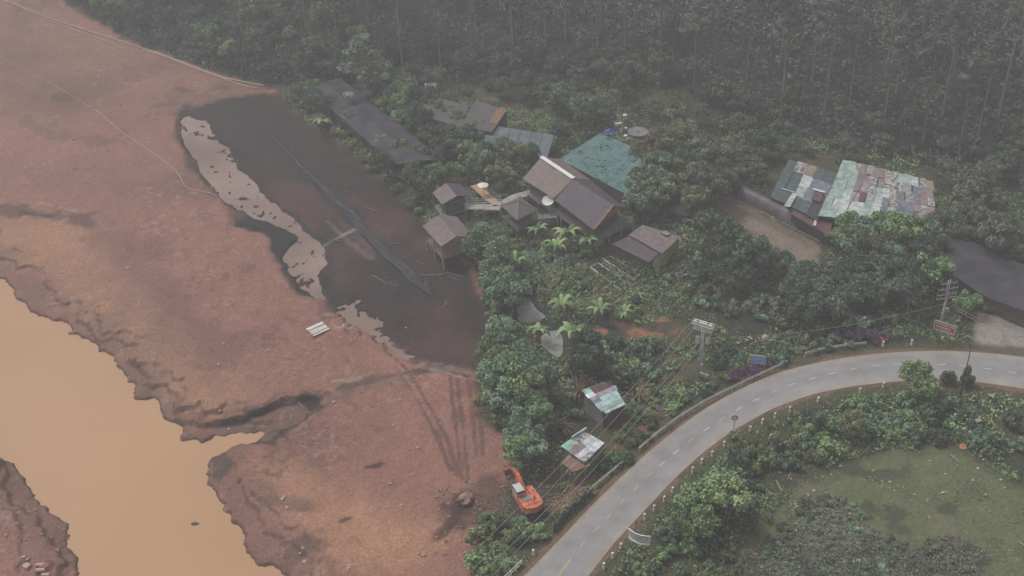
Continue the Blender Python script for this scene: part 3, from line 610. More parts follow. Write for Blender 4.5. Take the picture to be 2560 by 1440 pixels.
for k in range(7): a, b = lerp(C[0], C[3], k / 6), lerp(C[1], C[2], k / 6); part(MB().bar(a + Vector((0, 0, .04)), b + Vector((0, 0, .04)), .07), 'batten', M_['greysheet'], t)
# teal roofed hall
t = thing('teal_hall', 'wide hall with teal tin roof strewn with dead leaves behind the largest house', 'hall', gp(1520, 430))
TQ = [W(1398, 398, 3.6), W(1500, 333, 4.4), W(1640, 392, 4.4), W(1578, 492, 3.6)]
nx_ = 9
for k in range(nx_):
    a0, a1, b0, b1 = lerp(TQ[0], TQ[3], k / nx_), lerp(TQ[0], TQ[3], (k + .985) / nx_), lerp(TQ[1], TQ[2], k / nx_), lerp(TQ[1], TQ[2], (k + .985) / nx_)
    dz = Vector((0, 0, .02 * (k % 2))); part(MB().slab([a0 + dz, a1 + dz, b1 + dz, b0 + dz], .06), 'roof_sheet', M_['teal'], t)
rg = random.Random(5); mb = MB()
for k in range(330):
    u, v = rg.random(), rg.random()
    if vnoise(np.array([u * 20]), np.array([v * 20]), 3.0, 7)[0] < -.02 + .25 * abs(v - .3): continue
    p = lerp(lerp(TQ[0], TQ[3], u), lerp(TQ[1], TQ[2], u), v) + Vector((0, 0, .06)); mb.box(p, (rg.uniform(.1, .45), rg.uniform(.06, .2), .04), rg.uniform(.3, 1.2))
part(mb, 'dead_leaves', M_['litter'], t)
mb = MB()
for a, b in ((TQ[0], TQ[3]), (TQ[3], TQ[2]), (TQ[0], TQ[1])): mb.add([(a.x, a.y, -.2), (b.x, b.y, -.2), (b.x, b.y, b.z - .1), (a.x, a.y, a.z - .1)], [(0, 1, 2, 3)])
part(mb, 'wall', M_['dkwood'], t)
# house with the yellow wall
t = thing('yellow_walled_house', 'low house with slate roof, lean-to and yellow end wall', 'house', gp(1620, 620))
A_ = [W(1572, 587, 3.0), W(1606, 562, 3.7), W(1702, 591, 3.7), W(1655, 634, 3.0)]; part(MB().slab(A_, .1), 'roof', M_['roof_mauve'], t)
B_ = [W(1530, 610, 2.2), W(1576, 588, 2.75), W(1653, 629, 2.75), W(1622, 656, 2.2)]; part(MB().slab(B_, .1), 'lean_to_roof', M_['roof_slate'], t)
mb = MB()
def wallq(mb, a, b, z0, za, zb): mb.add([(a.x, a.y, z0), (b.x, b.y, z0), (b.x, b.y, zb), (a.x, a.y, za)], [(0, 1, 2, 3)])
a, b = lerp(A_[3], A_[0], .04), lerp(A_[2], A_[1], .04); wallq(mb, a, b, -.2, 2.9, 3.6); part(mb, 'end_wall', M_['yellow'], t)
mb = MB(); wallq(mb, a, lerp(B_[3], a, .35), -.2, 2.85, 2.3); part(mb, 'end_wall', M_['cream'], t)
mb = MB(); wallq(mb, lerp(B_[0], A_[0], .2), lerp(B_[3], A_[3], .2), -.2, 2.2, 2.2); part(mb, 'wall', M_['dkwood'], t)
part(MB().box(W(1665, 583, 3.75), (1.0, 1.3, .12), R(35)), 'skylight', M_['conc2'], t)
# little dark shed
t, C = shed_quad('hut', 'tiny dark hut under the trees left of the dirt path', 'hut', [(1675, 532), (1690, 508), (1738, 512), (1722, 540)], (2.0, 2.3, 2.3, 2.0), 'net')

# patchwork roof
def patch_sheets(t, A, B, C, D, nu, nv, pick, seed, th=.05, name='roof_sheet'):
    rg = random.Random(seed)
    for i in range(nu):
        for j in range(nv):
            m = pick(i, j, rg)
            if m is None: continue
            u0_, u1_ = (i + .0) / nu, (i + 1.03) / nu; v0_, v1_ = j / nv, (j + 1.04) / nv
            f = lambda u, v: lerp(lerp(A, B, u), lerp(D, C, u), v)
            dz = Vector((0, 0, .03 + rg.uniform(0, .08))); o = Vector((rg.uniform(-.12, .12), rg.uniform(-.25, .25), 0))
            part(MB().slab([f(u0_, v0_) + dz + o, f(u1_, v0_) + dz + o, f(u1_, v1_) + dz + o, f(u0_, v1_) + dz + o], th), name, m, t)
def tin(name, c, c2=None, sc=1.2, var=.2):
    k = 1.0 if max(c) < .14 and c2 is None else 1.35; c = [x * k for x in c]; c2 = [min(.7, x * 1.25) for x in c2] if c2 else None
    return mat(name, c, rough=.6, var=var, scale=sc, c2=c2, stretch=(1, 1, 1), lo=.42, hi=.6)
T_ = dict(g=tin('green grey tin', (.21, .27, .25)), p=tin('pale tin', (.32, .35, .34)), s=tin('streaked tin', (.10, .09, .09), (.36, .36, .35), 2.2, .1), r=tin('maroon tin', (.12, .06, .065)),
          b=tin('brown tin', (.17, .13, .13)), k=tin('slate tin', (.12, .13, .16)), l=tin('lilac tin', (.22, .19, .22)), d=tin('dark teal tin', (.075, .10, .105)), w=tin('white tin', (.55, .57, .58)), n=tin('night tin', (.05, .045, .06)), o=tin('ochre tin', (.19, .15, .11)),
          t=tin('teal green tin', (.20, .34, .29)), a=tin('aqua tin', (.26, .36, .37)), z=tin('silver tin', (.42, .44, .49)))
for k_ in T_: pass
t = thing('patchwork_barn', 'large barn roofed with mismatched green, white, maroon and rusty tin sheets', 'barn', gp(2200, 540))
A, B, Cc, D = W(2107, 399, 4.6), W(2330, 453, 4.6), W(2352, 578, 3.3), W(2046, 540, 3.3)
D = W(2046, 540, 3.3); Cc = W(2345, 585, 3.3)
rows = ["gggbsbbssggpso", "gggbbsbssslkbb", "gggblsgpskskbs", "ggplrgpkskkbsb", "gppppgpkgkksbs", "ggpgpggpkssbsb"]
patch_sheets(t, A, B, Cc, D, 14, 6, lambda i, j, r: T_[rows[j][i]], 3)
part(MB().slab([p - Vector((0, 0, .06)) for p in (A, B, Cc, D)], .05), 'roof_base', M_['dark'], t)
mb = MB(); wallq(mb, lerp(D, A, .05), lerp(Cc, B, .05), -.2, 3.2, 3.2); wallq(mb, D, A, -.2, 3.1, 4.4); wallq(mb, Cc, B, -.2, 3.1, 4.4); part(mb, 'wall', M_['dark'], t)
for k in range(7): p = lerp(D, Cc, k / 6); part(MB().tube([(p.x, p.y, -.1), (p.x, p.y, 3.2)], .08, 5), 'post', M_['wood'], t)
part(MB().tube([W(2140, 405, 5.0), W(2156, 458, 4.3), W(2122, 515, 3.7)], .09, 5), 'pole', M_['wood'], t)
t = thing('dark_tin_shed', 'low shed with dark teal tin sheets left of the patchwork roofed barn', 'shed', gp(2010, 510))
A, B, Cc, D = W(1972, 398, 3.4), W(2094, 432, 3.4), W(2040, 548, 2.6), W(1928, 492, 2.6)
rows = ["dsodd", "ddpkk", "ddgkn", "ddddn"]
patch_sheets(t, A, B, Cc, D, 5, 4, lambda i, j, r: T_[rows[j][i]], 9)
part(MB().slab([p - Vector((0, 0, .05)) for p in (A, B, Cc, D)], .05), 'roof_base', M_['dark'], t)
def sheet(t, pts, z, m, name='loose_sheet', th=.04): part(MB().slab([W(p[0], p[1], z) for p in pts], th), name, m, t)
sheet(t, [(1960, 515), (1981, 482), (1993, 486), (1975, 517)], 3.05, T_['w'].copy() if False else T_['p'])
sheet(t, [(2033, 470), (2062, 478), (2063, 482), (2034, 474)], 3.35, T_['w'])
sheet(t, [(2028, 497), (2037, 473), (2062, 480), (2050, 506)], 3.2, T_['r'])
sheet(t, [(1955, 470), (1988, 480), (1989, 482), (1955, 472)], 3.2, T_['p'])
mb = MB(); wallq(mb, D, Cc, -.2, 2.5, 2.5); wallq(mb, D, A, -.2, 2.5, 3.3); part(mb, 'wall', M_['dark'], t)
t = thing('maroon_shed', 'low dark maroon roofed shed behind the arched tunnel', 'shed', gp(2040, 560))
q = [W(1984, 513, 2.2), W(2038, 528, 2.4), W(2080, 560, 2.4), W(2074, 590, 2.2), W(1978, 535, 2.2)]; part(MB().slab(q, .1), 'roof', T_['r'], t)
part(MB().slab([W(2033, 562, 2.5), W(2037, 548, 2.5), W(2042, 552, 2.5), W(2040, 564, 2.5)], .03), 'loose_sheet', T_['p'], t)
mb = MB(); wallq(mb, q[4], q[3], -.2, 2.1, 2.1); part(mb, 'wall', M_['dark'], t)
# arched tunnel
t = thing('arched_tunnel', 'long arched tunnel covered in purple grey sheet beside the dirt path', 'greenhouse', gp(1940, 540))
a, b = W(1808, 470, 0), W(2070, 600, 0); d = (b - a).normalized(); n = Vector((-d.y, d.x, 0)); vs = []; K = 40; m_ = 9
for i in range(K):
    c = lerp(a, b, i / (K - 1))
    for k in range(m_): an = math.pi * k / (m_ - 1); vs.append(c + n * 1.25 * math.cos(an) + Vector((0, 0, 2.1 * math.sin(an) * (1 + .02 * math.sin(i * 1.7)))))
part(MB().add(vs, [(i * m_ + k, i * m_ + k + 1, (i + 1) * m_ + k + 1, (i + 1) * m_ + k) for i in range(K - 1) for k in range(m_ - 1)]), 'cover', mat('purple grey cover', (.12, .10, .115), rough=.5, var=.25, scale=.6), t, True)
for i in range(2, K, 6):
    c = lerp(a, b, i / (K - 1)); part(MB().tube([c + n * 1.29 * math.cos(math.pi * k / 10) + Vector((0, 0, 2.15 * math.sin(math.pi * k / 10))) for k in range(11)], .045, 4), 'hoop', M_['conc'], t)
t = thing('lattice_rack', 'low dark lattice rack along the near side of the arched tunnel', 'rack', W(1930, 560, 0)); mb = MB()
a2, b2 = a - n * 2.3 + Vector((0, 0, .8)), b - n * 2.3 + Vector((0, 0, .8))
for s_ in (0, .9, 1.5): mb.bar(a2 - n * s_ + d * 3, b2 - n * s_, .1)
for k in range(26): p = lerp(a2 + d * 3, b2, k / 25); mb.bar(p, p - n * 1.5, .07); 
part(mb, 'rails', M_['wood'], t); mb = MB()
for k in range(0, 26, 3): p = lerp(a2 + d * 3, b2, k / 25); mb.tube([p, p - Vector((0, 0, .9))], .06, 5)
part(mb, 'legs', M_['wood'], t)

# green tin shed near the road
t = thing('tin_shed', 'small shed with aqua, green and maroon tin roof right of the hedge', 'shed', gp(1510, 1040))
A, B, Cc, D = W(1457, 977, 3.2), W(1526, 950, 3.2), W(1562, 1009, 2.7), W(1507, 1035, 2.7)
rows = ["tw", "rw"]
def sh(u0_, u1_, v0_, v1_, m, lift=.0): f = lambda u, v: lerp(lerp(A, B, u), lerp(D, Cc, u), v) + Vector((0, 0, .04 + lift)); part(MB().slab([f(u0_, v0_), f(u1_, v0_), f(u1_, v1_), f(u0_, v1_)], .05), 'roof_sheet', T_[m], t)
sh(-.02, .75, -.02, .26, 't'); sh(.25, .82, .0, .27, 'r', .06); sh(-.04, .27, .18, .34, 'w', .05); sh(0, 1.05, .25, .45, 'l', .03); sh(0, .5, .42, .62, 'k', .0); sh(.3, 1, .44, .64, 'a', .04)
sh(0, 1.0, .6, .8, 'a', .02); sh(0, 1.0, .78, .93, 'g', .05); sh(.1, 1.0, .9, 1.04, 'a', .0)
part(MB().slab([p - Vector((0, 0, .03)) for p in (A, B, Cc, D)], .05), 'roof_base', M_['dark'], t)
mb = MB(); a, b = lerp(D, A, .06), lerp(Cc, B, .06); a = lerp(a, b, .04); b = lerp(b, a, .04); wallq(mb, a, b, -.2, 2.6, 2.6)
part(mb, 'wall', T_['o'], t); mb = MB(); wallq(mb, a, lerp(A, B, .04), -.2, 2.6, 3.1); wallq(mb, b, lerp(B, A, .04), -.2, 2.6, 3.1); part(mb, 'wall', M_['conc2'], t)
mb = MB(); dd = (b - a).normalized(); nn = Vector((dd.y, -dd.x, 0))
for k in range(12): p = lerp(a, b, .03 + .08 * k) + nn * .05; mb.box((p.x, p.y, 1.2), (.16, .05, 2.4), math.atan2(dd.y, dd.x))
part(mb, 'plank', T_['r'], t)
p = lerp(a, b, .7) + nn * .09; part(MB().box((p.x, p.y, .95), (1.0, .05, 1.9), math.atan2(dd.y, dd.x)), 'door', T_['r'], t)
# shack near the excavator
t = thing('shack', 'open shack with patched silver and rusty tin roof beside the orange excavator', 'shack', gp(1455, 1170))
A, B, Cc, D = W(1402, 1115, 3.2), W(1458, 1077, 3.2), W(1510, 1110, 2.8), W(1460, 1157, 2.8)
def sh(u0_, u1_, v0_, v1_, m, lift=.0): f = lambda u, v: lerp(lerp(A, B, u), lerp(D, Cc, u), v) + Vector((0, 0, .04 + lift)); part(MB().slab([f(u0_, v0_), f(u1_, v0_), f(u1_, v1_), f(u0_, v1_)], .05), 'roof_sheet', T_[m], t)
sh(0, .5, 0, .3, 't'); sh(.45, 1.0, -.02, .22, 'k', .03); sh(.55, 1, .15, .36, 's', .05); sh(0, .4, .25, .46, 'o', .0); sh(.1, .55, .3, .62, 'b', .05); sh(0, .3, .44, .72, 's', .02)
sh(.42, 1.02, .34, .66, 'p', .04); sh(.0, .58, .60, .86, 'z', .03); sh(.5, 1.02, .62, 1.0, 'z', .06); sh(.0, .55, .82, 1.02, 's', .05)
part(MB().slab([p - Vector((0, 0, .03)) for p in (A, B, Cc, D)], .05), 'roof_base', M_['wood'], t)
part(MB().bar(W(1430, 1093, 3.35), W(1466, 1070, 3.4), .22), 'ridge_pole', T_['p'], t)
A2, B2, C2, D2 = W(1402, 1157, 2.1), W(1424, 1135, 2.5), W(1477, 1163, 2.5), W(1435, 1179, 2.1)
for k in range(6): part(MB().slab([lerp(A2, D2, k / 6), lerp(A2, D2, (k + .97) / 6), lerp(B2, C2, (k + .97) / 6), lerp(B2, C2, k / 6)], .05), 'lean_to_sheet', M_['rust'] if k % 3 else T_['b'], t)
mb = MB(); wallq(mb, D2, lerp(Cc, B, .03), .0, 1.5, 1.5); part(mb, 'plank_wall', M_['wood'], t)
posts(t, [lerp(A, B, .05), lerp(B, A, .03), lerp(Cc, D, .03), lerp(D, Cc, .03), lerp(Cc, D, .5), A2, D2], None, 2.2, .07, 'wood')
mb = MB(); 
for k in range(9): p = lerp(D, Cc, k / 8); mb.tube([(p.x, p.y, -.1), (p.x + .05, p.y, 2.6)], .05, 4)
mb.bar(D - Vector((0, 0, 1.6)), Cc - Vector((0, 0, 1.6)), .1); mb.bar(D - Vector((0, 0, .7)), Cc - Vector((0, 0, .7)), .1); part(mb, 'frame', M_['wood'], t)

# ------------------------------------------------------------------ excavator
base = gp(1318, 1266); tip = gp(1276, 1200); dv = tip - base; t = thing('excavator', 'orange tracked excavator with pale cab roof and arm reaching over the mud edge', 'excavator', base, math.atan2(dv.y, dv.x))
E = lambda mb, n, m, par=t, sm=False: mb.build(n, m, par, sm)
for s_ in (1, -1):
    mb = MB(); y = s_ * 1.15; pr = []
    for k in range(14): a = math.pi / 2 + math.pi * k / 13; pr.append((-1.45 + .42 * math.cos(a), .45 + .42 * math.sin(a)))
    for k in range(14): a = -math.pi / 2 + math.pi * k / 13; pr.append((1.45 + .42 * math.cos(a), .45 + .42 * math.sin(a)))
    n = len(pr); mb.add([(x, y - .27, z) for x, z in pr] + [(x, y + .27, z) for x, z in pr], [(i, (i + 1) % n, n + (i + 1) % n, n + i) for i in range(n)] + [tuple(range(n)), tuple(range(2 * n - 1, n - 1, -1))])
    tr = E(mb, 'track', M_['dark']); w_ = MB()
    for x in (-1.4, -.7, 0, .7, 1.4): w_.tube([(x, y - .3, .42), (x, y + .3, .42)], .26, 10)
    E(w_, 'wheels', M_['rust'], tr)
E(MB().box((0, 0, .6), (2.0, 1.8, .5)), 'undercarriage', M_['dark'])
bm_ = MB(); bm_.box((-.35, 0, 1.35), (3.2, 2.6, .55)); bm_.box((-1.1, -.0, 1.85), (1.6, 2.5, .5)); bm_.box((.45, -.85, 1.75), (1.6, .8, .35)); E(bm_, 'body', M_['excav'])
cw_ = MB(); vs = []
for z in (1.15, 2.05):
    for k in range(9): a = math.pi * (.5 + k / 8); vs.append((-1.75 + .75 * math.cos(a), 1.28 * math.sin(a), z))
cw_.add(vs, [(k, k + 1, 10 + k, 9 + k) for k in range(8)] + [tuple(range(9, 18)), tuple(range(8, -1, -1))]); E(cw_, 'counterweight', M_['excav'])
E(MB().box((-.75, .25, 2.14), (.8, .9, .10)), 'engine_grille', M_['grey']); E(MB().tube([(-1.2, -.5, 2.0), (-1.2, -.5, 2.6)], .08, 8), 'exhaust', M_['dark'])
cb = E(MB().box((.55, .82, 2.0), (1.45, .95, 1.1)), 'cab', M_['cream']); E(MB().box((.5, .82, 2.98), (1.45, .98, .10)), 'cab_roof', M_['rail'], cb)
g = MB(); g.box((.55, .82, 2.68), (1.38, .90, .52)); E(g, 'window', M_['glass'], cb)
g = MB(); 
for x in (-.1, 1.2):
    for y in (.37, 1.27): g.box((x + .02, y, 2.7), (.08, .06, .56))
E(g, 'pillar', M_['cream'], cb)
def arm(name, pts, w, hs, m, par=t):
    mb = MB(); n = len(pts); vs = []
    for i, (x, z) in enumerate(pts):
        a = pts[max(0, i - 1)]; b = pts[min(n - 1, i + 1)]; dx, dz = b[0] - a[0], b[1] - a[1]; l = math.hypot(dx, dz); nx2, nz2 = -dz / l * hs[i] / 2, dx / l * hs[i] / 2
        vs += [(x - nx2, -w, z - nz2), (x - nx2, w, z - nz2), (x + nx2, w, z + nz2), (x + nx2, -w, z + nz2)]
    mb.add([(x, y - .1, z) for x, y, z in vs], [(4 * i + k, 4 * i + (k + 1) % 4, 4 * i + 4 + (k + 1) % 4, 4 * i + 4 + k) for i in range(n - 1) for k in range(4)] + [(3, 2, 1, 0), tuple(4 * n - 4 + k for k in range(4))])
    return E(mb, name, m, par)
bo = arm('boom', [(.9, 1.6), (1.9, 2.3), (3.0, 2.65), (4.0, 2.6), (4.9, 2.4)], .22, [.4, .55, .65, .5, .35], M_['excav'])
E(MB().tube([(1.2, -.38, 1.5), (2.9, -.38, 2.3)], .09, 6).tube([(1.2, .18, 1.5), (2.9, .18, 2.3)], .09, 6), 'hydraulic_ram', M_['excav'], bo)
E(MB().tube([(3.1, -.1, 3.1), (4.75, -.1, 2.8)], .08, 6), 'hydraulic_ram', M_['grey'], bo)
arm('stick', [(4.6, 2.75), (5.1, 2.2), (6.1, .9)], .17, [.3, .45, .28], M_['excav'])
bk = MB(); pr = [(5.75, 1.2), (6.15, 1.15), (6.35, .7), (6.1, .25), (5.6, .15), (5.35, .35), (5.7, .5)]
bk.add([(x, -.55, z) for x, z in pr] + [(x, .4, z) for x, z in pr], [(i, (i + 1) % 7, 7 + (i + 1) % 7, 7 + i) for i in range(7)] + [tuple(range(7)), tuple(range(13, 6, -1))])
bo2 = E(bk, 'bucket', M_['rust']); g = MB()
for y in (-.45, -.25, -.08, .12, .32): g.bar((5.4, y, .35), (5.15, y, .3), .08)
E(g, 'teeth', M_['grey'], bo2)

# ------------------------------------------------------------------ utility poles and wires
def insul(mb, p): mb.tube([p, p + Vector((0, 0, .12)), p + Vector((0, 0, .28))], .07, 6, .05)
b1 = gp(1750, 944); rz = R(-33)
t = thing('utility_pole', 'tall concrete utility pole with tilted crossarms and two transformer boxes left of the blue signboard', 'utility pole', b1, rz); HP = 9.3
MB().tube([(-.14, 0, 0), (-.12, 0, HP)], .15, 8, .10).tube([(.16, 0, 0), (.13, 0, HP - .6)], .13, 8, .09).build('shaft', M_['rail'], t, True)
for x0, z in ((-.0, HP - .15), (.0, HP - .6)):
    for y in (-.2, .2): MB().bar((-1.5, y, z), (1.5, y, z), .16, .16).build('crossarm', M_['white'], t)
for y in (-.2, .2): MB().bar((-1.3, y, HP - 1.35), (1.3, y, HP - 1.35), .13, .13).build('crossarm', M_['rail'], t)
for x in (-1.4, -.7, .7, 1.4):
    for y in (-.2, .2): mb = MB(); insul(mb, Vector((x, y, HP - .1))); mb.build('insulator', M_['dark'], t)
for x, y, z in ((-.6, -.1, 6.3), (.75, .05, 6.5)):
    bx = MB().box((x, y, z), (.5, .45, 1.0)).build('transformer', M_['rail'], t); g = MB()
    for k in (-1, 0, 1): insul(g, Vector((x + .14 * k, y, z + .5)))
    g.build('bushing', M_['grey'], bx)
MB().box((.25, -.2, 2.2), (.35, .3, .7)).build('meter_box', M_['conc'], t)
bx = MB().box((.7, -.3, .9), (1.3, .35, .5)).build('cable_coil', M_['conc'], t)
b2 = gp(2345, 852)
t = thing('utility_pole', 'tall concrete utility pole with many crossarms behind the red signboard', 'utility pole', b2, R(10)); HP2 = 10.2
MB().tube([(0, 0, 0), (0, 0, HP2 - 2)], .22, 8, .17).tube([(-.17, 0, HP2 - 3.4), (-.15, 0, HP2)], .09, 6).tube([(.17, 0, HP2 - 3.4), (.15, 0, HP2)], .09, 6).build('shaft', M_['conc'], t, True)
for z in (HP2 - .6, HP2 - 1.5, HP2 - 2.4, HP2 - 3.0):
    w_ = 1.1 if z > HP2 - 1 else 1.4; MB().bar((-w_, 0, z), (w_, 0, z), .12).build('crossarm', M_['grey'], t)
    for x in (-w_, -w_ * .55, w_ * .55, w_): mb = MB(); insul(mb, Vector((x, 0, z + .04))); mb.build('insulator', M_['conc'], t)
MB().box((.35, 0, 5.2), (.5, .4, .5)).build('junction_box', M_['conc'], t); MB().box((.05, -.3, 1.6), (.5, .3, .6)).build('meter_box', M_['conc'], t)
MB().tube([(1.9, -1.2, 0), (.25, -.05, 6.8)], .03, 4).build('stay_wire', M_['grey'], t)
def wire(name, label, a, b, sag, r=.028, group=None, n=24):
    pts = [lerp(a, b, k / n) - Vector((0, 0, sag * 4 * (k / n) * (1 - k / n))) for k in range(n + 1)]
    mb = MB().tube(pts, r, 4); o = mb.build(name, M_['conc'] if 'dark' not in label else M_['dark'], rel=a); o.location = a; return tag(o, label, 'wire', group)
ca_, sa_ = math.cos(rz), math.sin(rz)
def loc1(x, z): return b1 + Vector((x * ca_, x * sa_, z))
def far_pt(px, py, z): return W(px, py, z)
for i, (x, z, e, lab) in enumerate(((-1.4, HP, (1062, 1500), 'uppermost left power wire descending from the transformer pole past the excavator'), (-.7, HP - .5, (1095, 1510), 'second left power wire descending from the transformer pole past the excavator'),
        (.7, HP - 1.3, (1150, 1490), 'third power wire descending from the transformer pole past the straw patch'), (1.4, HP - 1.3, (1172, 1498), 'rightmost power wire descending from the transformer pole past the straw patch'))):
    wire('power_wire', lab, loc1(x, z), far_pt(e[0], e[1], 8.2), 1.0, .03, 'wires from the transformer pole')
pB = b2 + Vector((-.2, 0, 6.3))
wire('power_wire', 'long cable between the transformer pole and the pole behind the red signboard', loc1(.75, 6.9), pB, 1.3, .03)
wire('power_wire', 'upper of two cables running right from the pole behind the red signboard', b2 + Vector((.3, 0, 6.6)), W(2640, 880, 5.5), .5, .03)
wire('power_wire', 'lower of two cables running right from the pole behind the red signboard', b2 + Vector((.3, 0, 6.2)), W(2640, 893, 5.5), .5, .03)
# signboards
def sign(name, label, corners_px, bottom_px, m, fr, lines, group=None, posts_px=(), linecol='white', curve=0.0):
    # corners at pixel positions: TL, TR; board upright on ground line under bottom_px
    a, b = [gp(*p) for p in bottom_px]; t = thing(name, label, 'signboard', (a + b) / 2); return t, a, b
def board(t, a, b, z0, z1, m, fm, rows_, lc, bend=0.0, seed=1):
    a = Vector((a.x, a.y, 0)); b = Vector((b.x, b.y, 0)); d = (b - a); L_ = d.length; d.normalize(); n = Vector((d.y, -d.x, 0));
    if n.y > 0: n = -n
    K = 10; f = lambda u, z, o=0: a + d * L_ * u + n * (o + bend * math.sin(math.pi * u)) + Vector((0, 0, z)) - Vector((0, 0, 0))
    mb = MB(); vs = []
    for o in (0, -.06):
        for i in range(K + 1): vs += [f(i / K, z0, o), f(i / K, z1, o)]
    q = 2 * (K + 1); fs = []
    for i in range(K): fs += [(2 * i, 2 * i + 2, 2 * i + 3, 2 * i + 1), (q + 2 * i, q + 2 * i + 1, q + 2 * i + 3, q + 2 * i + 2), (2 * i + 1, 2 * i + 3, q + 2 * i + 3, q + 2 * i + 1), (2 * i, q + 2 * i, q + 2 * i + 2, 2 * i + 2)]
    fs += [(0, 1, q + 1, q), (2 * K, q + 2 * K, q + 2 * K + 1, 2 * K + 1)]
    mb.add(vs, fs); pb = part(mb, 'panel', m, t)
    fr = MB()
    for zz in (z0, z1):
        for i in range(K): fr.bar(f(i / K, zz, .03), f((i + 1) / K, zz, .03), .09)
    for u in (0, 1): fr.bar(f(u, z0, .03), f(u, z1, .03), .09)
    part(fr, 'frame', fm, t)
    rg = random.Random(seed); tx = MB(); hz = (z1 - z0)
    for r_, (zc, hh, u0_, u1_) in enumerate(rows_):
        u = u0_
        while u < u1_:
            w = rg.uniform(.03, .07) * (1.6 if hh > .12 else 1)
            x = u
            while x < min(u + w, u1_):
                cw2 = hh * .5 / L_; zz = z0 + hz * zc; g = [f(x, zz - hh / 2 * hz, .012), f(x + cw2 * .7, zz - hh / 2 * hz, .012), f(x + cw2 * .7, zz + hh / 2 * hz, .012), f(x, zz + hh / 2 * hz, .012)]
                s_ = rg.random(); g = [lerp(g[0], g[3], .0 if s_ < .6 else .4), lerp(g[1], g[2], .0 if s_ > .3 else .3), g[2], g[3]]
                tx.add(g, [(0, 1, 2, 3)]); x += cw2 * 1.25
            u += w + .025
    part(tx, 'lettering', lc, t)
    return f
blue = mat('blue sign paint', (.10, .27, .85), rough=.5, var=.1, scale=2); red = mat('faded red sign paint', (.44, .10, .13), rough=.6, var=.15, scale=1.5, c2=(.50, .15, .18))
banner = mat('white banner cloth', (.75, .75, .77), rough=.7, var=.06, scale=2); ink = mat('dark sign ink', (.04, .04, .06), var=.1); 
a, b = W(1876, 905, 1.4), W(1913, 909, 1.4)
t = thing('signboard', 'blue signboard with pale frame above the guardrail', 'signboard', (lerp(a, b, .5).x, lerp(a, b, .5).y, 0)); z1 = 1.4 + 1.25
board(t, a, b, 1.35, 2.62, blue, M_['rail'], [(.80, .16, .10, .92), (.52, .20, .06, .94), (.22, .12, .15, .85)], M_['white'], 0, 3); posts(t, [lerp(a, b, .04), lerp(a, b, .96)], None, 2.6, .06, 'grey')
a, b = W(2334, 821, 2.4), W(2386, 838, 2.4)
t = thing('signboard', 'faded red signboard with pale frame in front of the right utility pole', 'signboard', (lerp(a, b, .5).x, lerp(a, b, .5).y, 0))
board(t, a, b, 2.4, 3.85, red, M_['rail'], [(.74, .22, .08, .93), (.40, .20, .12, .80), (.16, .10, .30, .88)], M_['white'], 0, 5); posts(t, [lerp(a, b, .30), lerp(a, b, .72)], None, 3.8, .06, 'grey')
a, b = W(1571, 1338, 1.7), W(1625, 1358, 1.7)
t = thing('signboard', 'bent white banner with rows of dark lettering on the inner road verge', 'signboard', (lerp(a, b, .5).x, lerp(a, b, .5).y, 0))
board(t, a, b, 1.45, 2.8, banner, M_['white'], [(.86, .12, .06, .95), (.64, .16, .05, .96), (.42, .13, .10, .9), (.20, .12, .15, .95)], ink, .35, 8)
c = lerp(a, b, .35) + Vector((0, .15, 0)); part(MB().tube([(c.x, c.y, 0), (c.x, c.y, 4.3)], .07, 6), 'pole', M_['rust'], t); posts(t, [lerp(a, b, .03), lerp(a, b, .97)], None, 1.5, .04, 'grey')
# curve marker sign
p = gp(1834, 1078); t = thing('road_sign', 'small round red and white road sign on a striped post at the inner kerb', 'road sign', p)
MB().tube([(0, 0, 0), (0, 0, 2.2)], .05, 6).build('post', M_['white'], t)
for k in range(3): MB().tube([(0, 0, .35 + .5 * k), (0, 0, .6 + .5 * k)], .056, 6).build('stripe', red, t)
rr = mat('red sign enamel', (.45, .05, .05), rough=.4, var=.1); MB().tube([(0, -.07, 2.25), (0, -.03, 2.25)], .42, 16).build('panel', rr, t); MB().tube([(0, -.09, 2.25), (0, -.072, 2.25)], .26, 14).build('emblem', M_['white'], t)
# solar lamps
def solar(px, py, hgt, label, tilt=0, size=.55, az=0):
    p = gp(px, py); t = thing('solar_lamp', label, 'street lamp', p, az, 'solar lamps'); MB().tube([(0, 0, 0), (0, 0, hgt)], .05, 6).build('pole', M_['grey'], t)
    q = Matrix.Rotation(R(20), 3, 'X'); MB().box((0, 0, hgt + .1), (size * 1.5, size, .05), 0, q).build('solar_panel', M_['glass'], t)
    fr = MB(); 
    for y in (-size / 2, size / 2): fr.box((0, y, hgt + .13 + y * math.tan(R(20))), (size * 1.5, .06, .05))
    for x in (-size * .75, size * .75): fr.box((x, 0, hgt + .13), (.06, size, .05), 0, q)
    fr.build('panel_frame', M_['grey'], t); MB().bar((0, 0, hgt - .15), (.75, -.1, hgt + .05), .05).build('arm', M_['grey'], t); MB().box((.85, -.1, hgt + .06), (.5, .22, .09)).build('lamp_head', M_['conc'], t)
solar(1909, 905, 3.4, 'solar street lamp just right of the blue signboard', az=.5); solar(2140, 852, 3.7, 'solar street lamp rising over the purple bougainvillea', az=.4)
solar(1648, 1066, 3.0, 'solar lamp between the tin shed and the guardrail', az=-.3); solar(1697, 738, 3.6, 'solar lamp in the garden right of the planting beds', az=.1)
solar(1711, 590, 2.8, 'solar lamp beside the house with the yellow wall', az=.2); solar(2374, 835, 2.2, 'solar lamp between the right utility pole and the yard', az=.2)
solar(1222, 1018, 2.6, 'solar lamp with cream shade at the edge of the red mud', size=.4)
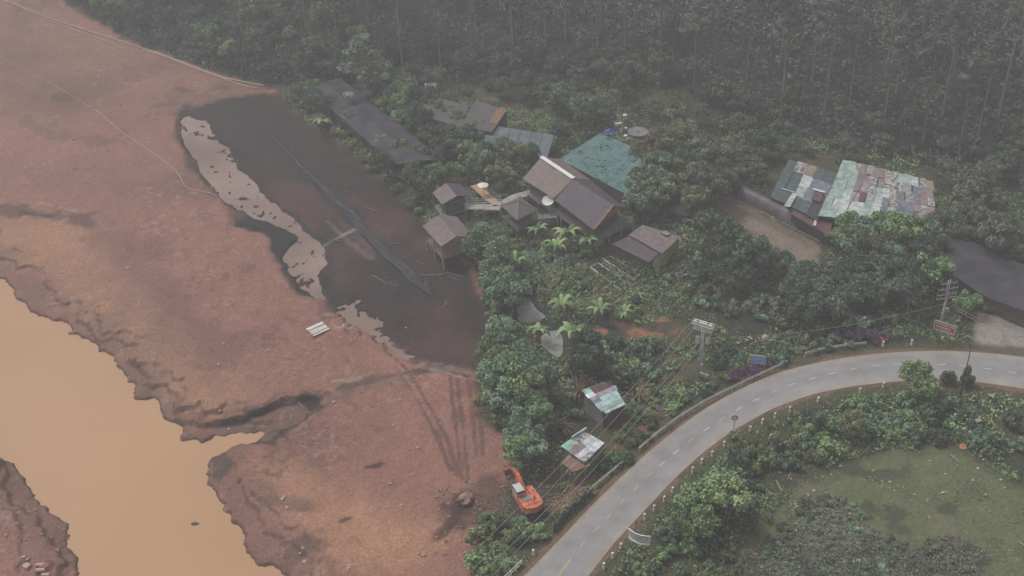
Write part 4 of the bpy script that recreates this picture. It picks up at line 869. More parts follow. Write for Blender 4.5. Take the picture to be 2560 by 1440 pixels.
t = thing('lamp_post', 'tall thin dark lamp post standing beyond the inner kerb at the right bend', 'lamp post', gp(2397, 1010)); MB().tube([(0, 0, 0), (0, 0, 9.5)], .09, 6, .05).build('pole', M_['dark'], t); MB().bar((0, 0, 9.4), (-.5, .8, 9.7), .05).build('arm', M_['dark'], t); MB().box((-.6, .95, 9.7), (.2, .4, .08), .5).build('lamp_head', M_['dark'], t)

# guardrails and marker posts
def guard(label, pts):
    c = [gp(*p) for p in resample(pts, max(3, len(pts) * 4))]; t = thing('guardrail', label, 'guardrail', c[0]); mb = MB()
    for a, b in zip(c[:-1], c[1:]):
        a = a + Vector((0, 0, .62)); b = b + Vector((0, 0, .62)); d = (b - a).normalized(); n = Vector((-d.y, d.x, 0)) * .05
        mb.bar(a + n + Vector((0, 0, .13)), b + n + Vector((0, 0, .13)), .06, .13); mb.bar(a - n, b - n, .05, .10); mb.bar(a + n - Vector((0, 0, .13)), b + n - Vector((0, 0, .13)), .06, .13)
    part(mb, 'rail', M_['rail'], t)
    for k in range(0, len(c), 2): part(MB().tube([c[k] - Vector((0, 0, .1)), c[k] + Vector((0, 0, .78))], .07, 6), 'post', M_['rail'], t)
guard('far short guardrail below the purple bougainvillea', [(2012, 893), (2060, 881), (2110, 872), (2165, 866)])
guard('longest guardrail running along the outer side of the road bend', [(1598, 1130), (1640, 1094), (1700, 1049), (1765, 1010), (1820, 983), (1870, 958), (1925, 933), (1968, 912)])
guard('short guardrail beside the straw covered ground', [(1476, 1233), (1512, 1202), (1558, 1163)])
t = thing('road_barrier', 'white pipe barrier at the bottom edge beside the road', 'barrier', gp(1285, 1436)); a, b = gp(1262, 1456), gp(1306, 1414); mb = MB()
for z in (.5, .95): mb.tube([a + Vector((0, 0, z)), b + Vector((0, 0, z))], .05, 6)
part(mb, 'rail', M_['white'], t)
for k in range(4): p = lerp(a, b, .05 + .3 * k); part(MB().tube([p, p + Vector((0, 0, 1.0))], .06, 6), 'post', M_['white'], t)
MK = [(2208, 969), (2150, 984), (2045, 1005), (1975, 1030), (1938, 1046), (1906, 1060), (1875, 1078), (1811, 1117), (1781, 1142), (1755, 1160), (1732, 1181), (1682, 1232), (1661, 1254), (1636, 1277), (1612, 1299), (1552, 1371), (1532, 1396), (1510, 1421)]
m0 = None
lab = ['farthest right white marker post on the inner verge below the big roadside tree', 'second marker post from the right on the inner verge', 'third marker post from the right, in the grass on the inner verge', 'marker post right of a close trio on the inner verge', 'first post of the close trio right of the round road sign', 'middle post of the close trio right of the round road sign', 'nearest post of the trio right of the round road sign',
  'first marker post left of the round road sign', 'second marker post left of the round road sign', 'third marker post left of the round road sign', 'fourth marker post left of the round road sign', 'fourth marker post up the road from the white banner', 'third marker post up the road from the white banner', 'second marker post up the road from the white banner', 'marker post just above the bent white banner',
  'first marker post below the bent white banner', 'second marker post below the bent white banner', 'marker post below the white banner, nearest the frame edge']
for k, pxy in enumerate(MK):
    p = gp(*pxy)
    if m0 is None:
        m0 = thing('marker_post', lab[k], 'marker post', p, R(20), 'marker posts along the road'); MB().add([(x * s_, y * s_, z) for s_, z in ((1, 0), (1, .78), (.7, .9)) for x, y in ((-.13, -.13), (.13, -.13), (.13, .13), (-.13, .13))], [(4 * i + j, 4 * i + (j + 1) % 4, 4 * i + 4 + (j + 1) % 4, 4 * i + 4 + j) for i in range(2) for j in range(4)] + [(8, 9, 10, 11)]).build('shaft', M_['white'], m0)
        MB().box((0, 0, .62), (.28, .28, .12)).build('reflector_band', rr, m0); kids = list(m0.children); continue
    c = m0.copy(); col.objects.link(c); c.location = p; c['label'] = lab[k]; c.rotation_euler = (R(random.Random(k).uniform(-6, 6)), 0, R(20))
    for ch in kids: e_ = ch.copy(); col.objects.link(e_); e_.parent = c
for k, (pxy, l_) in enumerate((((1334, 1388), 'marker post on the outer verge near the white pipe barrier'), ((2207, 866), 'white marker post at the right end of the purple bougainvillea'), ((2279, 862), 'white marker post left of the right utility pole'))):
    c = m0.copy(); col.objects.link(c); c.location = gp(*pxy); c['label'] = l_
    for ch in kids: e_ = ch.copy(); col.objects.link(e_); e_.parent = c
# forest edge fence posts
FP = [(1652, 304), (1692, 318), (1722, 332), (1752, 355), (1793, 365), (1868, 322), (2232, 660), (1870, 700), (2545, 680)]
fl_ = ['leftmost fence post above the round pale tank', 'fence post second from left at the forest edge', 'fence post with a broken top at the forest edge', 'fence post at the forest edge where the path begins', 'fence post beside the dry bushes at the forest edge', 'short white post inside the dark forest']
f0 = None
for k in range(6):
    p = gp(*FP[k]); 
    if f0 is None:
        f0 = thing('fence_post', fl_[k], 'post', p, 0, 'pale posts at the forest edge'); MB().tube([(0, 0, 0), (.05, 0, 1.5)], .09, 6).build('shaft', M_['conc'], f0); MB().tube([(.05, 0, 1.5), (.05, 0, 1.58)], .12, 6).build('cap', M_['conc'], f0); kk = list(f0.children); continue
    c = f0.copy(); col.objects.link(c); c.location = p; c['label'] = fl_[k]
    for ch in kk: e_ = ch.copy(); col.objects.link(e_); e_.parent = c
# ------------------------------------------------------------------ plant prototypes (many small leaves through the crown's volume)
LM = dict(
 green=leafmat('leaf green', (.028, .052, .022), (.30, .43, .19), .22, .02),
 blue=leafmat('leaf blue green', (.024, .046, .028), (.275, .400, .245), .2, .015),
 dark=leafmat('leaf dark', (.017, .030, .021), (.145, .205, .130), .22, .02),
 grey=leafmat('leaf dry grey', (.040, .048, .036), (.215, .235, .175), .2, .03),
 olive=leafmat('leaf olive', (.035, .042, .020), (.28, .31, .15), .2, .02),
 purple=leafmat('leaf purple', (0.037, 0.027, 0.050), (0.182, 0.130, 0.221), .15, .02),
 magenta=leafmat('flower magenta', (.045, .05, .04), (.32, .09, .28), .15, .02),
 yellow=leafmat('flower yellow', (.06, .07, .02), (.42, .40, .07), .1, .01),
 pine=leafmat('hazed needle', (.10, .112, .095), (.22, .245, .205), .25, .02),  # greyed, low contrast: far mist put into the needle colour
 pale=leafmat('leaf pale', (.05, .08, .06), (.42, .52, .42), .1, .01),
 lime=leafmat('leaf fresh green', (.03, .07, .025), (.13, .22, .10), .15, .02),
 dry=leafmat('leaf straw', (.10, .07, .045), (.33, .25, .16), .2, .02))
def leafcloud(name, n, lobes, size, seed, mm, elong=1.7, up_=.35, jitter=.35):
    rg = np.random.RandomState(seed); lobes = np.array(lobes, float); vol = lobes[:, 3] * lobes[:, 4]; pr = vol / vol.sum()
    k = rg.choice(len(lobes), n, p=pr); L_ = lobes[k]; d = rg.normal(size=(n, 3)); d /= np.linalg.norm(d, axis=1)[:, None]
    rr = rg.uniform(.35, 1.0, n) ** .5 * (1 + rg.normal(0, .10, n)); c = L_[:, :3] + d * rr[:, None] * np.stack([L_[:, 3], L_[:, 3], L_[:, 4]], 1)
    nrm = d * .7 + rg.normal(0, jitter + .25, (n, 3)) + np.array([0, 0, up_]); nrm /= np.linalg.norm(nrm, axis=1)[:, None]
    a = np.cross(nrm, rg.normal(size=(n, 3))); a /= np.linalg.norm(a, axis=1)[:, None]; b = np.cross(nrm, a)
    s = size * rg.uniform(.5, 1.4, n)[:, None]; V = np.stack([c - a * s * elong * .5, c - b * s * .42, c + a * s * elong * .5, c + b * s * .42], 1).reshape(-1, 3)
    me = npmesh(name, V, np.arange(4 * n).reshape(n, 4), 4)
    lt = rg.uniform(0, 1, len(lobes))[k]; tint = np.clip(.50 * lt + .5 * rg.uniform(0, 1, n) ** 1.3 + .12 * d[:, 2], 0, 1)
    at = me.attributes.new('tint', 'FLOAT', 'FACE'); at.data.foreach_set('value', tint.astype(np.float32)); me.materials.append(LM[mm]); return me
def lobes_dome(n, r, h, lr, seed, z0=0.3):
    rg = random.Random(seed); o = []
    for k in range(n):
        a = rg.uniform(0, 6.28); q = r * math.sqrt(rg.random()) * .8; z = z0 + h * rg.uniform(.25, 1) * (1 - .45 * (q / r) ** 2); o.append((q * math.cos(a), q * math.sin(a), z * .8, lr * rg.uniform(.6, 1.25), lr * rg.uniform(.5, 1.0)))
    return o
def stemmesh(name, segs, r0_, r1_, m='bark'):
    mb = MB()
    for s in segs: mb.tube(s[0], s[1], 5, s[2])
    me = bpy.data.meshes.new(name); me.from_pydata(mb.v, [], mb.f); me.update(); me.materials.append(M_[m]); return me
def limbs(h, r, seed, n=4, zb=.35, tr=.12):
    rg = random.Random(seed); s = [([(0, 0, -.3), (rg.uniform(-.1, .1), 0, h * .5), (rg.uniform(-.2, .2), rg.uniform(-.2, .2), h * .85)], tr, tr * .4)]
    for k in range(n): a = rg.uniform(0, 6.28); z = h * rg.uniform(zb, .7); s.append(([(0, 0, z), (r * .35 * math.cos(a), r * .35 * math.sin(a), z + h * .12), (r * .75 * math.cos(a), r * .75 * math.sin(a), z + h * .25)], tr * .5, tr * .15))
    return s
PROTO = {}
def proto(key, crown, stem, cn='crown', sn='trunk'): PROTO[key] = [(cn, crown)] + ([(sn, stem)] if stem else [])
for i in range(4):
    for mm in ('green', 'blue', 'dark', 'grey', 'olive'):
        proto(f'bush_{mm}{i}', leafcloud('foliage', 1000, lobes_dome(12, 1.45, 1.5, .50, 10 * i + 1), .22, i + 3, mm), stemmesh('stems', limbs(1.5, 1.2, i, 3, .1, .05), 0, 0), 'foliage', 'stems')
    for mm in ('green', 'blue', 'dark', 'olive', 'grey'):
        lb = [(x, y, z + 2.2, a, b) for x, y, z, a, b in lobes_dome(15, 2.5, 3.4, .85, 100 + i)]
        proto(f'tree_{mm}{i}', leafcloud('crown', 2700, lb, .26, i + 30, mm), stemmesh('trunk', limbs(4.6, 2.4, i, 6), 0, 0))
for i in range(5):
    rg = random.Random(i + 50); lb = []; Hh = 24
    for k in range(15): a = rg.uniform(0, 6.28); z = rg.uniform(.56, 1.0); q = (2.9 * (1.12 - z) / .5 + .4) * rg.uniform(.3, 1); lb.append((q * math.cos(a), q * math.sin(a), Hh * z, rg.uniform(.8, 1.5), rg.uniform(.45, .8)))
    ln = rg.uniform(-.7, .7); sg = [([(0, 0, -.5), (ln * .3, 0, Hh * .4), (ln, ln * .3, Hh * .98)], .27, .09)]
    for k in range(12): x, y, z = lb[k][:3]; sg.append(([(ln * .6, 0, z - 1.2), (x * .6 + ln * .3, y * .6, z - .5), (x, y, z)], .07, .03))
    lb = [(x + ln * .6, y, z, a, b) for x, y, z, a, b in lb]; proto(f'pine{i}', leafcloud('crown', 2600, lb, .29, i + 60, 'pine', 2.0), stemmesh('trunk', sg, 0, 0, 'bark'))
for i in range(3):
    for mm in ('purple', 'magenta', 'yellow', 'lime'):
        proto(f'bush_{mm}{i}', leafcloud('foliage', 700, lobes_dome(11, 1.5, 1.3, .5, 300 + i), .24, i + 80, mm), stemmesh('stems', limbs(1.3, 1.2, i, 3, .1, .05), 0, 0), 'foliage', 'stems')
# tall light tree left of the barn: open layered crown on a bare stem
rg = random.Random(77); lb = []
for k in range(34): z = rg.uniform(.3, 1); a = rg.uniform(0, 6.28); q = 4.6 * math.sin(math.pi * min(1, .22 + z * .72)) * rg.uniform(.35, 1); lb.append((q * math.cos(a), q * math.sin(a), 12.5 * z, .8, .45))
sg = [([(0, 0, -.4), (.1, 0, 6), (-.3, 0, 12)], .22, .06)] + [([(0, 0, p[2] - 1.5), (p[0] * .5, p[1] * .5, p[2] - .8), (p[0], p[1], p[2])], .07, .03) for p in lb[:22]]
proto('airy0', leafcloud('crown', 5200, lb, .34, 78, 'pale', 1.9), stemmesh('trunk', sg, 0, 0, 'conc'))
# banana plant and strappy cane clump
def strap(mb, a, L_, w, rise, droop, seg=5, base=(0, 0, 0)):
    vs = []; ca, sa = math.cos(a), math.sin(a)
    for i in range(seg + 1):
        t = i / seg; x = L_ * t; z = rise * math.sin(t * math.pi * .62) - droop * t * t; ww = w * math.sin(math.pi * min(.97, .12 + .85 * t)) ** .6
        for s in (-1, 0, 1): vs.append((base[0] + x * ca - s * ww * sa / 2, base[1] + x * sa + s * ww * ca / 2, base[2] + z - abs(s) * ww * .18))
    mb.add(vs, [(3 * i + k, 3 * i + k + 1, 3 * i + 4 + k, 3 * i + 3 + k) for i in range(seg) for k in (0, 1)])
def tinted(mb, name, mm, seed, lo=.4):
    me = bpy.data.meshes.new(name); me.from_pydata(mb.v, [], mb.f); me.update(); rg = np.random.RandomState(seed); at = me.attributes.new('tint', 'FLOAT', 'FACE')
    at.data.foreach_set('value', rg.uniform(lo, 1, len(mb.f)).astype(np.float32)); me.materials.append(LM[mm]); return me
for i in range(2):
    rg = random.Random(i + 5); pl = []
    for k in range(8): mb = MB(); strap(mb, k * 2.4 + rg.uniform(-.3, .3), rg.uniform(1.7, 2.4), .62, rg.uniform(1.2, 2.0), rg.uniform(.4, 1.4), 6, (0, 0, 1.7)); pl.append(('leaf', tinted(mb, 'leaf', 'lime' if k % 3 == 0 else 'green', k, .75)))
    pl.append(('stem', stemmesh('stem', [([(0, 0, -.2), (0, 0, 1.9)], .16, .09)], 0, 0, 'wood'))); PROTO[f'banana{i}'] = pl
for i in range(3):
    for mm in ('blue', 'olive', 'dry'):
        mb = MB(); rg = random.Random(i + 15)
        for k in range(60): a = rg.uniform(0, 6.28); q = rg.uniform(0, .5); strap(mb, a, rg.uniform(.9, 1.9), .13, rg.uniform(.8, 1.7), rg.uniform(.2, 1.3), 4, (q * math.cos(a), q * math.sin(a), 0))
        PROTO[f'cane_{mm}{i}'] = [('blades', tinted(mb, 'blades', mm, i, .3))]
def plant(name, key, p, s, rz, label, cat, group=None, tilt=0, sz=None):
    t = thing(name, label, cat, p, rz, group); t['pkey'] = key; t.scale = (s, s, sz or s); t.rotation_euler = (tilt, tilt * .5, rz)
    for nm, me in PROTO[key]: o = bpy.data.objects.new(nm, me); col.objects.link(o); o.parent = t
    return t
KEEP = [[(1640, 575), (1715, 575), (1712, 668), (1640, 668)], [(1736, 815), (1772, 815), (1772, 948), (1736, 948)], [(1560, 1275), (1632, 1275), (1632, 1372), (1560, 1372)], [(1868, 868), (1926, 868), (1926, 912), (1868, 912)],
 [(2328, 700), (2395, 700), (2395, 860), (2328, 860)], [(1458, 950), (1568, 950), (1568, 1062), (1458, 1062)], [(1398, 1072), (1520, 1072), (1520, 1195), (1398, 1195)], [(1400, 335), (1560, 335), (1560, 455), (1530, 480), (1400, 400)],
 [(1210, 315), (1385, 335), (1375, 390), (1215, 372)], [(1055, 238), (1268, 275), (1230, 325), (1060, 285)], [(1920, 395), (2335, 395), (2362, 530), (2100, 560), (1920, 510)], [(1800, 462), (2080, 595), (2040, 665), (1780, 520)],
 [(1300, 395), (1440, 395), (1565, 515), (1490, 610), (1300, 500)], [(1530, 562), (1700, 562), (1655, 655), (1530, 615)], [(1160, 460), (1340, 480), (1400, 545), (1290, 575), (1160, 540)], [(1255, 1170), (1355, 1170), (1355, 1295), (1255, 1280)],
 [(770, 200), (850, 195), (1105, 400), (1000, 412), (880, 320)], [(1055, 535), (1185, 535), (1150, 640), (1080, 640)], [(1075, 455), (1180, 455), (1180, 512), (1080, 512)], [(1286, 735), (1370, 735), (1370, 812), (1286, 812)], [(1338, 815), (1420, 815), (1420, 900), (1338, 900)],
 [(1470, 640), (1610, 640), (1610, 735), (1470, 735)], [(1826, 1048), (1845, 1048), (1845, 1085), (1826, 1085)], [(1640, 1012), (1662, 1012), (1662, 1062), (1640, 1062)], [(1365, 1190), (1500, 1180), (1500, 1290), (1365, 1290)], [(1690, 680), (1706, 680), (1706, 735), (1690, 735)], [(1215, 985), (1232, 985), (1232, 1020), (1215, 1020)],
 [(1540, 310), (1650, 310), (1650, 360), (1540, 360)], [(1670, 505), (1740, 505), (1740, 545), (1670, 545)], [(1840, 838), (1925, 838), (1925, 865), (1840, 865)], [(2430, 780), (2600, 780), (2600, 900), (2430, 900)]]
def proj(p):
    v = np.array(p) - np.array([0, 0, CH]); z = v @ fw; return 1280 + FPX * (v @ rt) / z, 720 - FPX * (v @ up) / z
def clear(p, key, s):
    hgt = (5.6 if 'tree' in key else 2.3) * s; rad = (2.6 if 'tree' in key else 1.5) * s
    for f, dx in ((.15, 0), (.6, 0), (1, 0), (.6, rad * .75), (.6, -rad * .75)):
        q = proj((p[0] + dx, p[1], p[2] + hgt * f))
        if any(inpoly(q[0], q[1], K) for K in KEEP): return False
    return True
def inpoly(px, py, poly):
    c = False; n = len(poly)
    for i in range(n):
        ax, ay = poly[i]; bx, by = poly[(i + 1) % n]
        if (ay > py) != (by > py) and px < (bx - ax) * (py - ay) / (by - ay) + ax: c = not c
    return c
def not_outer(p):
    i = int(np.argmin(np.hypot(OUT[:, 0] - p[0], OUT[:, 1] - p[1]))); j = int(np.argmin(np.hypot(INN[:, 0] - p[0], INN[:, 1] - p[1])))
    return np.hypot(*(INN[j] - p[:2])) < np.hypot(*(OUT[i] - p[:2]))
def scatter(poly, n, mind, keys, smin, smax, name, label, cat, group, seed, flatten=(.8, 1.2), check=True):
    rg = random.Random(seed); xs = [p[0] for p in poly]; ys = [p[1] for p in poly]; out = []; tries = 0
    while len(out) < n and tries < n * 30:
        tries += 1; px, py = rg.uniform(min(xs), max(xs)), rg.uniform(min(ys), max(ys))
        if not inpoly(px, py, poly): continue
        p = gp(px, py)
        if check and (bil(S['road'], p.x, p.y) < 1.3 or bil(S['gp1'], p.x, p.y) < .4 or bil(S['gp2'], p.x, p.y) < .4): continue
        if any((p.x - q.x) ** 2 + (p.y - q.y) ** 2 < mind * mind for q in out): continue
        k = rg.choice(keys); s = rg.uniform(smin, smax) * (.86 if rg.random() < .8 else 1.05)
        if not clear(p, k, s) or (check and bil(S['road'], p.x, p.y) < (4.4 if proj(p)[1] > 700 and not_outer(p) else 1.6) ): continue
        out.append(p)
        plant(name, k + str(rg.randrange(2 if k == 'banana' else 3)), p, s, rg.uniform(0, 6.28), label, cat, group, rg.uniform(-.08, .08), s * rg.uniform(*flatten))
    return out
SC = scatter
# belt between the drained bed and the garden
SC([(1150, 585), (1190, 600), (1260, 690), (1290, 760), (1300, 860), (1260, 860), (1235, 800), (1205, 705), (1160, 640)], 34, 1.5, ['bush_green', 'bush_blue', 'tree_blue'], .8, 1.3, 'leafy_bush', 'leafy green bush in the belt between the dark mud and the garden ponds', 'bush', 'bushes between the dark mud and the garden ponds', 1)
SC([(1225, 850), (1300, 850), (1345, 960), (1345, 1200), (1300, 1200), (1290, 1080), (1260, 1060), (1225, 960)], 46, 1.5, ['tree_blue', 'tree_green', 'bush_blue', 'tree_blue'], .75, 1.15, 'hedge_shrub', 'tall blue green shrub in the hedge along the red mud edge', 'shrub', 'shrubs of the hedge along the red mud edge', 2)
SC([(1195, 1000), (1265, 1000), (1255, 1065), (1215, 1055)], 6, 1.6, ['bush_green', 'bush_olive'], .7, 1.0, 'low_bush', 'low grass green bush out on the red mud beside the cream solar lamp', 'bush', 'low bushes on the red mud', 3)
SC([(1345, 880), (1470, 900), (1460, 1060), (1420, 1120), (1350, 1100)], 26, 2.0, ['bush_dark', 'bush_blue', 'bush_dark', 'tree_dark'], .9, 1.3, 'shrub', 'dark shrub between the hedge and the tin shed', 'shrub', 'dark shrubs between the hedge and the tin shed', 4)
SC([(1480, 870), (1640, 860), (1640, 940), (1560, 960), (1470, 940)], 22, 1.9, ['bush_blue', 'bush_dark', 'bush_green'], 1.0, 1.5, 'shrub', 'rounded green shrub above the tin shed', 'shrub', 'shrubs above the tin shed', 5)
SC([(1150, 560), (1300, 585), (1500, 650), (1480, 720), (1400, 730), (1330, 740), (1260, 720), (1210, 660)], 60, 1.5, ['bush_green', 'bush_blue', 'bush_grey', 'bush_olive', 'bush_dark'], .6, 1.1, 'garden_bush', 'small bush in the tangled garden below the pavilions', 'bush', 'bushes in the garden below the pavilions', 6)
SC([(1370, 760), (1480, 720), (1560, 740), (1660, 760), (1600, 800), (1480, 830), (1400, 820)], 20, 1.6, ['bush_olive', 'bush_green', 'bush_grey'], .5, .9, 'garden_bush', 'small bush among the grass right of the garden ponds', 'bush', 'bushes right of the garden ponds', 7)
SC([(1300, 660), (1400, 660), (1500, 720), (1490, 790), (1420, 800), (1340, 740)], 20, 1.7, ['cane_blue', 'cane_olive'], .9, 1.4, 'cane_clump', 'arching grassy cane clump beside the garden ponds', 'grass clump', 'cane clumps beside the garden ponds', 8)
# trees between the houses
SC([(745, 225), (800, 290), (900, 370), (990, 430), (1090, 470), (1060, 560), (1010, 500), (900, 400), (800, 320), (735, 250)], 44, 2.0, ['bush_green', 'tree_dark', 'bush_blue', 'bush_dark'], .8, 1.3, 'bank_shrub', 'green shrub along the near side of the long net shed', 'shrub', 'shrubs along the near side of the net shed', 9)
SC([(880, 200), (1000, 210), (1060, 290), (1210, 340), (1215, 400), (1300, 400), (1300, 440), (1180, 450), (1110, 400), (960, 290)], 48, 2.5, ['tree_dark', 'tree_green', 'tree_dark'], .85, 1.25, 'broadleaf_tree', 'bushy green tree between the net shed and the grey roofed barn', 'tree', 'trees between the net shed and the grey barn', 10)
SC([(1060, 420), (1150, 430), (1180, 455), (1080, 470), (1065, 540), (1020, 500)], 12, 2.2, ['tree_green', 'bush_blue'], .7, 1.0, 'broadleaf_tree', 'leafy tree behind the small mauve pavilion', 'tree', 'trees behind the small mauve pavilion', 11)
SC([(1235, 420), (1300, 420), (1300, 475), (1235, 490)], 7, 2.2, ['tree_green', 'tree_olive'], .75, 1.0, 'broadleaf_tree', 'leafy tree between the orange boardwalk and the largest house', 'tree', 'trees left of the largest house', 12)
SC([(1170, 545), (1250, 560), (1240, 600), (1190, 600), (1180, 560)], 9, 1.7, ['bush_blue', 'bush_green'], .9, 1.3, 'leafy_bush', 'leafy bush beside the pavilion on stilts', 'bush', 'bushes beside the pavilion on stilts', 13)
SC([(1590, 470), (1610, 420), (1680, 395), (1790, 400), (1830, 470), (1790, 560), (1700, 560), (1590, 560), (1570, 520)], 40, 2.8, ['tree_grey', 'tree_blue', 'tree_dark', 'tree_olive'], 1.1, 1.5, 'broadleaf_tree', 'large leafy tree right of the teal roofed hall', 'tree', 'trees right of the teal roofed hall', 14)
SC([(1390, 330), (1490, 310), (1480, 350), (1400, 390)], 10, 2.4, ['tree_dark', 'bush_dark'], .8, 1.1, 'broadleaf_tree', 'dark tree at the left gable of the teal roofed hall', 'tree', 'dark trees left of the teal roofed hall', 15)
SC([(1830, 400), (1960, 390), (1940, 480), (1880, 470), (1840, 440)], 14, 2.5, ['tree_dark', 'tree_grey'], .7, 1.1, 'broadleaf_tree', 'hazy tree left of the dark teal tin shed', 'tree', 'trees left of the dark teal tin shed', 16)
SC([(2080, 610), (2200, 610), (2340, 640), (2340, 760), (2200, 720), (2100, 670)], 40, 2.6, ['tree_green', 'tree_blue', 'tree_grey', 'tree_dark'], .9, 1.5, 'broadleaf_tree', 'leafy tree in front of the patchwork roofed barn', 'tree', 'trees in front of the patchwork barn', 17)
SC([(1680, 640), (1760, 620), (1950, 680), (2080, 680), (2300, 740), (2330, 800), (2100, 840), (1950, 820), (1760, 780), (1700, 720)], 110, 2.3, ['bush_blue', 'tree_dark', 'bush_dark', 'tree_dark', 'bush_grey'], .9, 1.4, 'thicket_shrub', 'dense dark shrub in the thicket behind the transformer pole', 'shrub', 'shrubs of the thicket behind the transformer pole', 18)
SC([(1750, 560), (1800, 560), (1990, 650), (1960, 690), (1860, 690), (1720, 620)], 75, 1.35, ['bush_grey', 'bush_dark', 'bush_grey', 'cane_olive'], .35, .62, 'nursery_plant', 'small potted looking plant in the rows beside the dirt path', 'plant', 'plants in rows beside the dirt path', 19)
SC([(1590, 640), (1700, 660), (1700, 740), (1620, 740), (1570, 700)], 24, 1.6, ['bush_grey', 'bush_green', 'bush_olive'], .5, .9, 'garden_bush', 'small bush between the planting beds and the thicket', 'bush', 'bushes right of the planting beds', 20)
SC([(1740, 870), (1900, 850), (2000, 850), (2160, 840), (2140, 870), (1990, 890), (1860, 960), (1760, 1000), (1740, 930)], 46, 1.8, ['bush_green', 'bush_blue', 'bush_olive', 'bush_dark'], .6, 1.0, 'verge_bush', 'green bush on the slope behind the long guardrail', 'bush', 'bushes behind the long guardrail', 21)
SC([(1640, 970), (1740, 960), (1700, 1050), (1620, 1110), (1530, 1160), (1500, 1130), (1560, 1060)], 34, 1.7, ['bush_green', 'bush_olive', 'bush_blue', 'bush_lime'], .6, 1.05, 'verge_bush', 'green bush between the tin shed and the guardrail', 'bush', 'bushes between the tin shed and the guardrail', 22)
SC([(1190, 1350), (1260, 1300), (1340, 1300), (1380, 1330), (1300, 1400), (1240, 1450), (1190, 1450)], 30, 1.6, ['bush_green', 'bush_olive', 'bush_dark', 'bush_green'], .8, 1.2, 'roadside_bush', 'green bush under the power wires below the excavator', 'bush', 'bushes below the excavator', 23)
SC([(1340, 1180), (1400, 1200), (1380, 1240), (1340, 1240)], 5, 1.6, ['bush_dark', 'bush_green'], .6, .9, 'low_bush', 'low bush between the excavator and the shack', 'bush', 'low bushes between the excavator and the shack', 24)
SC([(1300, 1180), (1340, 1180), (1340, 1215), (1305, 1215)], 4, 1.4, ['bush_green'], .8, 1.0, 'low_bush', 'light green bush just right of the excavator bucket', 'bush', 'bushes by the excavator bucket', 25)
# inside of the bend
SC([(2180, 1000), (2350, 1000), (2420, 1040), (2420, 1110), (2250, 1110), (2080, 1100), (2080, 1050)], 48, 2.1, ['bush_blue', 'bush_green', 'bush_blue', 'bush_dark'], .9, 1.35, 'bend_shrub', 'dense shrub inside the road bend below the far curve', 'shrub', 'shrubs inside the bend at the far curve', 26)
SC([(2420, 1060), (2560, 1060), (2620, 1150), (2500, 1140), (2420, 1110)], 22, 2.2, ['bush_dark', 'bush_blue'], .9, 1.3, 'bend_shrub', 'dark shrub at the right frame edge inside the bend', 'shrub', 'dark shrubs at the right frame edge', 27)
SC([(1900, 1085), (1990, 1045), (2100, 1060), (2080, 1140), (1980, 1170), (1880, 1180), (1830, 1170)], 50, 1.9, ['bush_blue', 'bush_green', 'bush_dark', 'bush_olive'], .9, 1.4, 'bend_shrub', 'leafy shrub inside the bend right of the round road sign', 'shrub', 'shrubs right of the round road sign', 28)
SC([(1730, 1240), (1830, 1170), (1900, 1190), (1880, 1260), (1800, 1320), (1700, 1440), (1600, 1440), (1620, 1370), (1670, 1300)], 100, 1.75, ['bush_green', 'bush_blue', 'bush_dark', 'bush_green', 'tree_green'], .8, 1.25, 'bend_shrub', 'leafy green shrub in the belt right of the white banner', 'shrub', 'shrubs right of the white banner', 29)
SC([(1980, 1290), (2100, 1240), (2200, 1330), (2300, 1370), (2420, 1400), (2420, 1460), (1950, 1460), (1900, 1400)], 85, 1.7, ['bush_grey', 'bush_dark', 'bush_grey', 'bush_dark', 'bush_blue'], .5, .95, 'dry_scrub', 'grey half dry scrub bush at the near edge of the lawn', 'bush', 'grey scrub bushes on the near lawn', 30, (.35, .6))
SC([(1800, 1340), (1960, 1280), (1900, 1400), (1800, 1450), (1720, 1450)], 30, 2.0, ['bush_olive', 'bush_grey', 'bush_blue'], .45, .8, 'low_bush', 'low straggly bush between the green belt and the grey scrub', 'bush', 'straggly bushes beside the lawn', 31)
# single plants
def one(key, px, py, s, name, label, cat, sz=None): return plant(name, key, gp(px, py), s, random.Random(px).uniform(0, 6), label, cat, None, 0, sz)
one('airy0', 918, 272, 1.22, 'tall_tree', 'tallest pale green tree with bare lower trunk behind the net shed', 'tree')
one('tree_blue0', 1003, 268, 1.0, 'tree', 'rounded pale green tree just right of the tallest pale tree', 'tree')
one('tree_blue1', 1200, 445, 1.0, 'tree', 'speckled pale green tree above the white umbrella', 'tree'); one('tree_olive1', 1290, 430, 1.05, 'tree', 'olive green tree beside the left corner of the largest house', 'tree')
one('tree_blue1', 1400, 300, 1.3, 'tree', 'hazy round blue green tree behind the teal roofed hall', 'tree'); one('tree_blue2', 1455, 310, 1.1, 'tree', 'hazy bluish tree behind the teal hall, right of the round hazy tree', 'tree')
one('tree_green1', 2275, 985, .95, 'roadside_tree', 'biggest green tree at the inner edge of the far road curve', 'tree'); one('tree_green2', 2300, 1010, .8, 'roadside_tree', 'smaller tree just below the biggest tree of the far curve', 'tree')
one('tree_olive2', 2125, 1100, .8, 'tree', 'round dense olive bush tree standing at the head of the lawn', 'tree'); one('bush_dark1', 2365, 955, .8, 'roadside_bush', 'left small bush on the inner kerb near the thin lamp post', 'bush', 1.1)
one('bush_dark2', 2417, 962, .8, 'roadside_bush', 'narrow upright bush on the inner kerb right of the thin lamp post', 'bush', 1.6); one('bush_green0', 1836, 1096, .6, 'roadside_bush', 'small bush at the foot of the round road sign', 'bush')
SC([(2350, 600), (2420, 590), (2600, 670), (2600, 720), (2470, 660)], 14, 3, ['tree_dark', 'tree_grey'], .9, 1.2, 'broadleaf_tree', 'x', 'tree', 'trees over the dark shade roof', 51)
